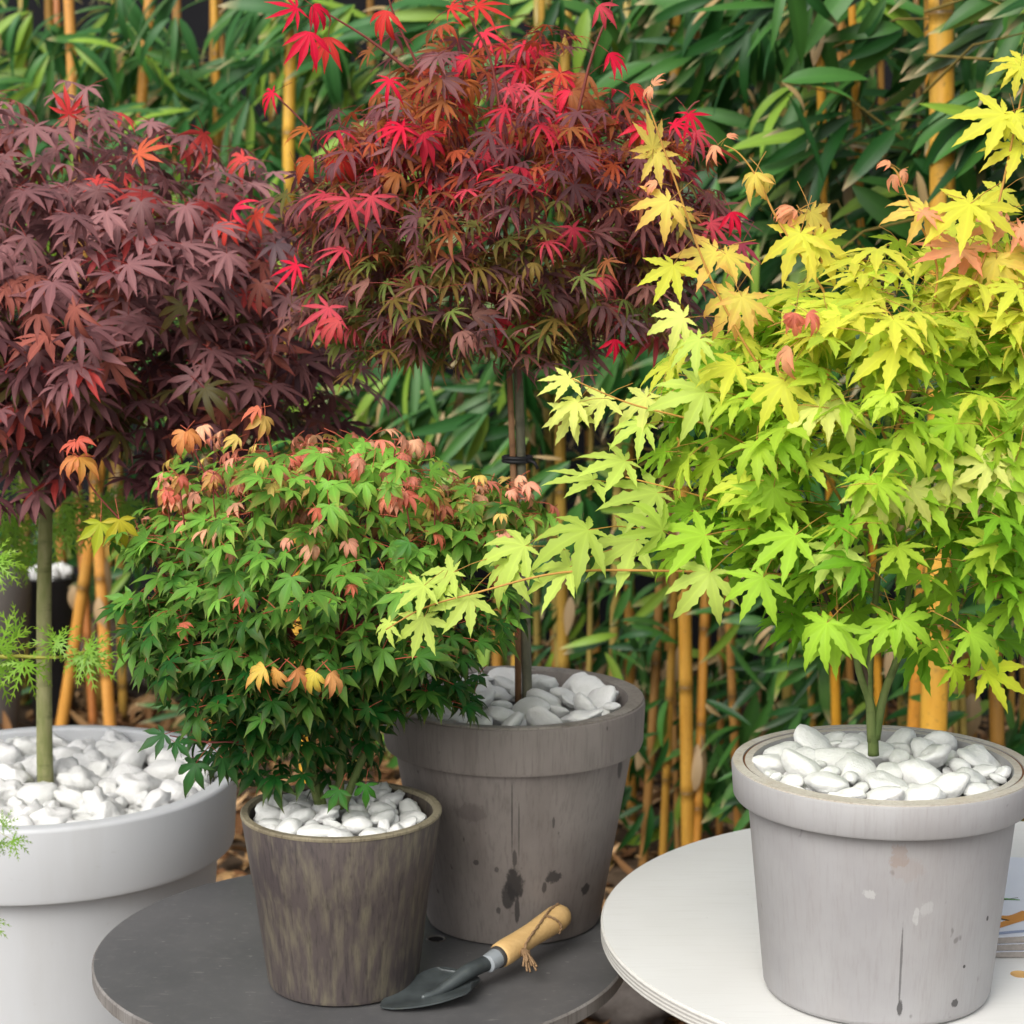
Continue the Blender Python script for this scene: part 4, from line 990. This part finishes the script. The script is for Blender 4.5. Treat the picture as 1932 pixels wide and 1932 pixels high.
# stake and tie
sb = PY(978, 1330, P_GREY.y - 0.004)
t = thing('plant_stake', sb, 'brown cane stake tied beside the red maple trunk', 'stake')
mb = MB(); mb.tube([Vector((0, 0, 0)), PY(976, 1100, sb.y) - sb, PY(967, 850, sb.y) - sb, PY(961, 700, sb.y) - sb], [0.0042, 0.0041, 0.0039, 0.0037], 10); obj('cane', mb.mesh('cane', bark_mat('brown_cane', lin((132, 96, 68)), lin((156, 118, 86)))), t)
tc = PY(976, 866, sb.y + 0.006) - sb; mb = MB()
for dz_ in (-0.002, 0.002):
    mb.tube([tc + Vector((0.0165 * math.cos(2 * math.pi * k / 18), 0.012 * math.sin(2 * math.pi * k / 18), dz_)) for k in range(19)], 0.0026, 6)
mb.tube([tc + Vector((0.012, -0.010, 0)), tc + Vector((0.020, -0.014, -0.002)), tc + Vector((0.024, -0.015, -0.010))], 0.0022, 6)
obj('tie', mb.mesh('tie', M_BLACKTUB), t)

# green maple in the small pot
q = random.Random(13)
base = P_SMALL + Vector((0, 0, 0.18)); Yg = base.y
t = thing('maple_tree', base, 'bushy green maple with pink new tips in the small brown pot', 'tree')
for pts, r0 in ((((607, 1535), (590, 1480), (560, 1400), (520, 1250)), .0055), (((640, 1525), (642, 1450), (650, 1350), (640, 1150)), .006), (((648, 1520), (680, 1440), (720, 1340), (760, 1200)), .005), (((612, 1520), (590, 1430), (600, 1300), (610, 1100)), .0035)):
    branch_part(t, base, [PY(x, y, Yg + 0.004) for x, y in pts], r0, 0.003, M_BARKY, 'stem', 10)
cen = PY(592, 1105, Yg); rad = (0.182, 0.18, 0.150)
top = PY(620, 1280, Yg); limbs(t, base, top, cen, rad, 26, 0.003, M_TWIGR, q, 0.9)
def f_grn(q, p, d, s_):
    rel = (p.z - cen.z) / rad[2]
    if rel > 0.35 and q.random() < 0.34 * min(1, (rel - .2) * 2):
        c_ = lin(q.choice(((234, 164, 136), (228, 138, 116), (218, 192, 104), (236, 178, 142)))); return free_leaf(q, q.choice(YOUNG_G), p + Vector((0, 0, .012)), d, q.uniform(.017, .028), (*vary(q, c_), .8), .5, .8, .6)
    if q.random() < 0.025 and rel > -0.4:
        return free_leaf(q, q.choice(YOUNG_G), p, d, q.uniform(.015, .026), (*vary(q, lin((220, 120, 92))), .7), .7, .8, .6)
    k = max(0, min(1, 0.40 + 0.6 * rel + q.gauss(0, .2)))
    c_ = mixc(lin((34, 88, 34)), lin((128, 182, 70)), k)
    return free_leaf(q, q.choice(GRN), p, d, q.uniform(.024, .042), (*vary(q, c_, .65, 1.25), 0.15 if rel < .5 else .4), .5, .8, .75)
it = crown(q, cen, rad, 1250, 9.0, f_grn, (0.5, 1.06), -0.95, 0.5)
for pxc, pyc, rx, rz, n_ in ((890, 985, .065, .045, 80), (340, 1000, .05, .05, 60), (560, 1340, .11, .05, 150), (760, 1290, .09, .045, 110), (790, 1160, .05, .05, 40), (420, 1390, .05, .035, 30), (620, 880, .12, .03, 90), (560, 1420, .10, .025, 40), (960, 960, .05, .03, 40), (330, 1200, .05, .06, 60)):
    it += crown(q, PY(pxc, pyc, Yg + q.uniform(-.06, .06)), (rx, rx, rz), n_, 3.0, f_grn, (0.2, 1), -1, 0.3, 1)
for px, py, an, s_, c_, fam in ((500, 1260, 215, .034, (222, 190, 90), YOUNG_G), (525, 1265, 250, .032, (222, 168, 90), YOUNG_G), (560, 1262, 300, .03, (224, 150, 96), YOUNG_G), (595, 1268, 240, .034, (216, 196, 80), YOUNG_G), (625, 1268, 320, .032, (222, 160, 100), YOUNG_G),
    (145, 862, 200, .036, (214, 140, 84), YOUNG_G), (150, 862, 330, .036, (206, 150, 70), YOUNG_G), (142, 835, 200, .024, (214, 104, 84), YOUNG_G), (146, 830, 350, .024, (210, 100, 80), YOUNG_G), (190, 985, 255, .042, (178, 190, 50), GRN), (225, 980, 290, .04, (190, 180, 50), GRN), (350, 815, 240, .034, (222, 150, 90), YOUNG_G), (355, 812, 330, .028, (214, 140, 80), YOUNG_G), (490, 770, 200, .026, (214, 120, 90), YOUNG_G), (500, 785, 250, .03, (206, 170, 90), YOUNG_G),
    (250, 1130, 215, .042, (106, 164, 66), GRN), (275, 1190, 215, .042, (104, 158, 78), GRN), (310, 1385, 200, .034, (58, 104, 58), GRN), (370, 1440, 250, .044, (56, 104, 52), GRN), (420, 1430, 300, .04, (60, 108, 54), GRN), (330, 1400, 330, .03, (58, 110, 58), GRN), (690, 1480, 270, .03, (62, 128, 44), GRN), (640, 1490, 250, .032, (60, 124, 44), GRN), (290, 1250, 220, .036, (88, 140, 66), GRN)):
    it.append(aimed_leaf(q, q.choice(fam), PY(px, py, Yg - 0.215 if 480 < px < 700 and 1200 < py < 1350 else Yg - 0.13 if 300 < px < 800 and py < 1350 else Yg - 0.06), an, s_, (*lin(c_), 0.8 if fam is YOUNG_G else 0.1)))
for pts in (((330, 1110), (290, 1060), (230, 985), (170, 915), (147, 845)), ((420, 950), (380, 880), (352, 815)), ((520, 880), (505, 820), (492, 765)), ((450, 1400), (390, 1400), (320, 1388)), ((700, 960), (740, 880), (745, 830))):
    branch_part(t, base, [PY(x, y, Yg - 0.05) for x, y in pts], 0.0016, 0.0007, M_TWIGR, 'branch', 5, 4)
for k in range(22):                                                      # new shoots standing out of the top
    px = 300 + 560 * q.random(); py = 900 + 40 * q.random() + 60 * abs(px - 580) / 280; Yk = Yg + q.uniform(-.12, .04)
    a0 = PY(px, py + 40, Yk); b0 = PY(px + q.uniform(-14, 14), py - q.uniform(20, 75), Yk); branch_part(t, base, [a0, a0.lerp(b0, .5) + Vector((q.uniform(-.003, .003), 0, 0)), b0], 0.0010, 0.0006, M_TWIGR, 'branch', 5, 3)
    for an in (q.uniform(185, 230), q.uniform(310, 355), q.uniform(230, 310)):
        it.append(aimed_leaf(q, q.choice(YOUNG_G), b0 + Vector((0, 0, q.uniform(-.008, 0))), an, q.uniform(.018, .030), (*vary(q, lin(q.choice(((228, 140, 112), (224, 176, 104), (222, 120, 100))))), .8)))
emit_leaves(t, base, nearest_first(it), MESH, M_GS)

# yellow maple in the light grey pot
q = random.Random(14)
base = P_LIGHT + Vector((-0.005, 0, 0.205)); Yy = base.y
t = thing('maple_tree', base, 'lime yellow maple with orange shoots in the light grey pot', 'tree')
for pts, r0, r1, mt in ((((1648, 1425), (1646, 1370), (1640, 1320), (1618, 1250), (1612, 1120), (1590, 950)), .0056, .0026, M_BARKY), (((1644, 1350), (1634, 1270), (1600, 1200), (1545, 1090), (1520, 900), (1508, 820)), .0036, .0016, M_TWIGD), (((1652, 1395), (1668, 1310), (1700, 1220), (1720, 1090), (1760, 900)), .0046, .0025, M_BARKY), (((1644, 1400), (1640, 1300), (1645, 1200), (1660, 1050), (1680, 850)), .0042, .0025, M_BARKY),
                   (((1545, 1090), (1500, 1085), (1250, 1077), (1060, 1080), (900, 1118), (800, 1147), (728, 1188)), .0017, .0006, M_TWIGY), (((1520, 900), (1430, 850), (1330, 800), (1200, 765), (1130, 738), (1080, 715)), .0014, .0006, M_TWIGY), (((1590, 950), (1480, 760), (1400, 640), (1330, 500), (1275, 345), (1235, 230), (1222, 190), (1228, 160)), .0015, .0006, M_TWIGY),
                   (((1680, 850), (1600, 658), (1551, 544), (1470, 420), (1430, 338), (1395, 290), (1366, 274)), .0015, .0006, M_TWIGY), (((1700, 800), (1745, 640), (1768, 505), (1721, 395), (1694, 329), (1680, 315)), .0014, .0006, M_TWIGY), (((1680, 850), (1745, 658), (1840, 526), (1878, 409), (1915, 240), (1940, 120)), .0017, .0008, M_TWIGY), (((1760, 900), (1850, 950), (1900, 890), (1960, 870)), .0013, .0006, M_TWIGY), (((1545, 1120), (1650, 1060), (1740, 1000), (1860, 900)), .0013, .0006, M_TWIGY), (((1500, 840), (1502, 770), (1495, 700), (1500, 640)), .0013, .0006, M_TWIGY), (((1520, 1000), (1400, 960), (1300, 930), (1180, 900)), .0013, .0006, M_TWIGY)):
    branch_part(t, base, [PY(x, y, Yy - (0.06 if mt is M_TWIGY else 0)) for x, y in pts], r0, r1, mt, 'stem' if mt is not M_TWIGY else 'branch', 8)
cen = PY(1680, 830, Yy); rad = (0.200, 0.20, 0.170)
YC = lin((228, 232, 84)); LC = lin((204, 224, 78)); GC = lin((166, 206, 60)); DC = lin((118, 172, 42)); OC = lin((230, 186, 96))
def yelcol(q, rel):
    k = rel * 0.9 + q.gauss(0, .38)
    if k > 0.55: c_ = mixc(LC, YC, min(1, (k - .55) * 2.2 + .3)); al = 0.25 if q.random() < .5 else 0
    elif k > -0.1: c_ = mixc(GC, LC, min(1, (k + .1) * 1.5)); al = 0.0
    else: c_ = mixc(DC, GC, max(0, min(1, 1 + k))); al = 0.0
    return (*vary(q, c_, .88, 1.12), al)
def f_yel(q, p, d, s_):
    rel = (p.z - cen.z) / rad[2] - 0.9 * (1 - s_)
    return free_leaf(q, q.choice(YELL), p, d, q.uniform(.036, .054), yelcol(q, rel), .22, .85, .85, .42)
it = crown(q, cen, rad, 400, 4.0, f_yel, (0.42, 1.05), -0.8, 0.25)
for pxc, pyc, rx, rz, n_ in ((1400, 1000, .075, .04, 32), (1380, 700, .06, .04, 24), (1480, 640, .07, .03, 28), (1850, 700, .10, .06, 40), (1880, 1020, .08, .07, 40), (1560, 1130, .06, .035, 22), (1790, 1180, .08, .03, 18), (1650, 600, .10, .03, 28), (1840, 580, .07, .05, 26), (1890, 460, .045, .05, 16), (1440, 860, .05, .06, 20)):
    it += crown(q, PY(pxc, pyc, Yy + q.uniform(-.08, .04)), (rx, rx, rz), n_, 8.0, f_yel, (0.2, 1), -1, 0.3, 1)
lead = []
S = FPX / 2.0
PINK = (246, 178, 136); ORG = (240, 222, 104); PALE = (230, 236, 128); LIME = (208, 230, 110); BRT = (228, 230, 80); GRE = (172, 214, 66)
hand = [  # x, y of the stalk joint, tip angle, length px, colour, pinkness, young?
 (735, 1175, 232, 62, LIME, 0, 0), (800, 1165, 250, 92, LIME, 0, 0), (885, 1125, 240, 95, LIME, 0, 0), (965, 1060, 235, 110, LIME, 0, 0), (855, 1080, 205, 100, LIME, 0, 0), (800, 1105, 215, 80, LIME, 0, 0), (830, 1110, 250, 55, LIME, 0, 0), (990, 1030, 195, 120, LIME, 0, 0), (1110, 1000, 190, 150, (184, 208, 92), 0, 0), (1075, 1070, 215, 120, LIME, 0, 0), (1120, 905, 185, 110, LIME, 0, 0),
 (1200, 1020, 205, 130, LIME, 0, 0), (1240, 930, 190, 130, (184, 208, 96), 0, 0), (1250, 1000, 150, 110, (176, 206, 80), 0, 0), (1330, 1010, 190, 130, GRE, 0, 0), (1340, 1080, 225, 130, LIME, 0, 0), (1440, 1090, 235, 110, GRE, 0, 0), (1180, 870, 180, 110, LIME, 0, 0),
 (1075, 715, 205, 75, PALE, 0, 0), (1090, 760, 205, 85, PALE, 0, 0), (1080, 775, 240, 80, PALE, 0, 0), (1140, 750, 225, 85, PALE, 0, 0), (1220, 750, 215, 100, PALE, 0, 0), (1245, 755, 270, 75, PALE, 0, 0), (1215, 800, 200, 90, LIME, 0, 0), (1330, 740, 190, 130, LIME, 0, 0),
 (1232, 280, 100, 78, ORG, .6, 0), (1238, 290, 280, 70, ORG, .5, 0), (1262, 380, 215, 95, ORG, .7, 0), (1280, 395, 285, 60, ORG, .6, 0), (1230, 165, 200, 40, PINK, .9, 1), (1232, 160, 60, 34, PINK, .9, 1), (1240, 345, 170, 44, PINK, .9, 1), (1352, 275, 225, 46, PINK, 1, 1), (1372, 258, 40, 30, PINK, 1, 1), (1425, 325, 255, 70, ORG, .7, 1), (1440, 328, 300, 66, ORG, .6, 1),
 (1350, 475, 215, 110, ORG, .9, 0), (1370, 480, 330, 80, ORG, .7, 0), (1385, 555, 235, 110, ORG, 1, 0), (1400, 560, 290, 85, ORG, .9, 0), (1500, 400, 210, 75, PINK, 1, 1), (1530, 400, 290, 85, ORG, .7, 0), (1510, 440, 240, 110, BRT, .4, 0), (1540, 450, 300, 110, BRT, .4, 0), (1500, 395, 150, 60, PINK, 1, 1), (1690, 330, 215, 48, PINK, 1, 1), (1700, 322, 320, 40, PINK, 1, 1), (1680, 310, 150, 36, PINK, 1, 1),
 (1745, 395, 190, 95, ORG, .7, 0), (1740, 400, 340, 60, PINK, .8, 0), (1830, 385, 215, 130, BRT, .1, 0), (1850, 390, 320, 95, BRT, .1, 0), (1895, 215, 212, 120, BRT, .1, 0), (1915, 215, 270, 70, BRT, .1, 0), (1930, 115, 190, 75, BRT, .3, 0), (1925, 125, 250, 65, BRT, .3, 0), (1925, 275, 200, 95, BRT, .3, 0), (1900, 420, 195, 95, PINK, .8, 0), (1925, 430, 330, 90, PINK, .8, 0), (1880, 490, 262, 110, ORG, .7, 0), (1900, 480, 310, 100, ORG, .4, 0), (1815, 470, 195, 110, PINK, 1, 0), (1830, 465, 250, 80, PINK, 1, 0),
 (1500, 590, 260, 66, (244, 140, 120), .7, 1), (1525, 590, 330, 60, (244, 140, 120), .7, 1), (1510, 600, 200, 60, (246, 150, 122), .7, 1), (1490, 655, 215, 90, PINK, 1, 1), (1270, 500, 245, 90, BRT, 0, 0), (1290, 600, 195, 95, PALE, 0, 0), (1320, 640, 215, 90, LIME, 0, 0), (1390, 690, 200, 100, BRT, 0, 0), (1480, 720, 240, 120, BRT, 0, 0),
 (1565, 770, 345, 130, PALE, .1, 0), (1545, 765, 205, 110, PALE, .1, 0), (1560, 770, 280, 90, BRT, .1, 0), (1690, 650, 215, 130, BRT, 0, 0), (1790, 900, 250, 95, PALE, .1, 0), (1800, 905, 290, 85, PALE, .1, 0), (1690, 920, 265, 100, PALE, .1, 0), (1660, 920, 225, 110, PALE, .1, 0), (1720, 920, 300, 95, PALE, .1, 0), (1915, 875, 250, 105, PALE, .1, 0), (1870, 870, 210, 95, PALE, .1, 0),
 (1575, 1035, 235, 100, LIME, 0, 0), (1590, 1045, 290, 105, LIME, 0, 0), (1560, 1175, 235, 120, GRE, 0, 0), (1580, 1180, 270, 110, GRE, 0, 0), (1690, 1180, 280, 100, GRE, 0, 0), (1680, 1175, 190, 100, GRE, 0, 0), (1700, 1170, 340, 95, GRE, 0, 0), (1860, 1265, 330, 105, (190, 208, 50), .2, 0), (1800, 1260, 300, 80, (176, 204, 50), 0, 0), (1830, 1195, 325, 120, GRE, 0, 0), (1500, 1010, 205, 120, GRE, 0, 0), (1460, 920, 250, 110, GRE, 0, 0), (1640, 900, 230, 100, GRE, 0, 0), (1690, 830, 265, 90, GRE, 0, 0), (1800, 800, 200, 90, (160, 200, 50), 0, 0),
]
for x, y, an, ln, c_, pk, yg in hand:
    left = x < 1250 and y > 690
    Yd = Yy - (0.05 if left else 0.06 if y < 560 else 0.17 if 1400 < x else 0.12) + q.uniform(-.015, .015)
    it2 = aimed_leaf(q, q.choice(YOUNG if yg else YELL[:3] if left else YELL), PY(x, y, Yd), an, ln / FPX * Yd * 0.96, (*vary(q, lin(c_), .95, 1.05), pk), 0.62 if not yg else 0.4, 0.72)
    lead.append(it2)
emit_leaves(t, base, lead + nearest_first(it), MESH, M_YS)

# laceleaf maple reaching in from the left
q = random.Random(15)
base = Vector((-0.86, 2.52, 0)); 
t = thing('maple_tree', base, 'feathery green laceleaf maple reaching in at the left edge', 'tree')
hub = Vector((-0.84, 2.52, 1.12))
branch_part(t, base, [base, Vector((-0.87, 2.53, 0.5)), hub], 0.012, 0.008, M_BARKG, 'trunk', 10)
it = []
def spray(pts, Y, tips, s_=.046):
    W3 = [hub] + [PY(x, y, Y) for x, y in pts]
    branch_part(t, base, W3, 0.004, 0.0011, M_L[1], 'branch', 6, 5)
    for x, y, an, k in tips: it.append(aimed_leaf(q, q.choice(LACE), PY(x, y, Y + q.uniform(-.01, .01)), an, s_ * k, (*vary(q, lin((136, 184, 60)), .75, 1.2), 0.5), .8, .5))
spray([(-40, 1225), (40, 1238), (110, 1240), (165, 1228)], 2.45, [(0, 1225, 80, 1.1), (20, 1235, 200, 1.1), (45, 1250, 300, 1.1), (105, 1212, 20, .9), (110, 1215, 150, .9), (160, 1235, 330, 1.1), (165, 1225, 20, .8), (175, 1240, 280, .9), (-10, 1260, 260, 1.2), (30, 1200, 120, 1), (150, 1240, 240, .8)])
spray([(-60, 1560), (-10, 1575)], 2.40, [(25, 1585, 330, .6), (5, 1555, 20, .5), (0, 1590, 300, .5)])
spray([(-60, 1730), (-30, 1740)], 2.40, [(-25, 1742, 350, .7)])
spray([(-80, 1040), (-10, 1060)], 2.5, [(-10, 1060, 10, .9), (-5, 1064, 330, .9), (-12, 1058, 40, .8)])
back = 3.15
spray([(-40, 980), (40, 970), (110, 950), (210, 950)], back, [(60, 925, 40, 1.2), (70, 920, 100, 1.1), (55, 925, 150, 1.1), (20, 975, 190, 1.3), (30, 985, 300, 1.3), (0, 960, 340, 1.3), (10, 1020, 330, 1.3), (-10, 1020, 300, 1.3), (120, 950, 10, 1.3), (140, 960, 300, 1.2), (180, 950, 350, 1.3), (200, 955, 30, 1.2), (240, 950, 330, 1.2), (100, 1000, 320, 1.2), (60, 1030, 250, 1.2), (130, 990, 220, 1.2), (40, 1050, 290, 1.1), (170, 990, 290, 1.1), (220, 970, 270, 1.1)], .05)
emit_leaves(t, base, it, MESH, M_PS)
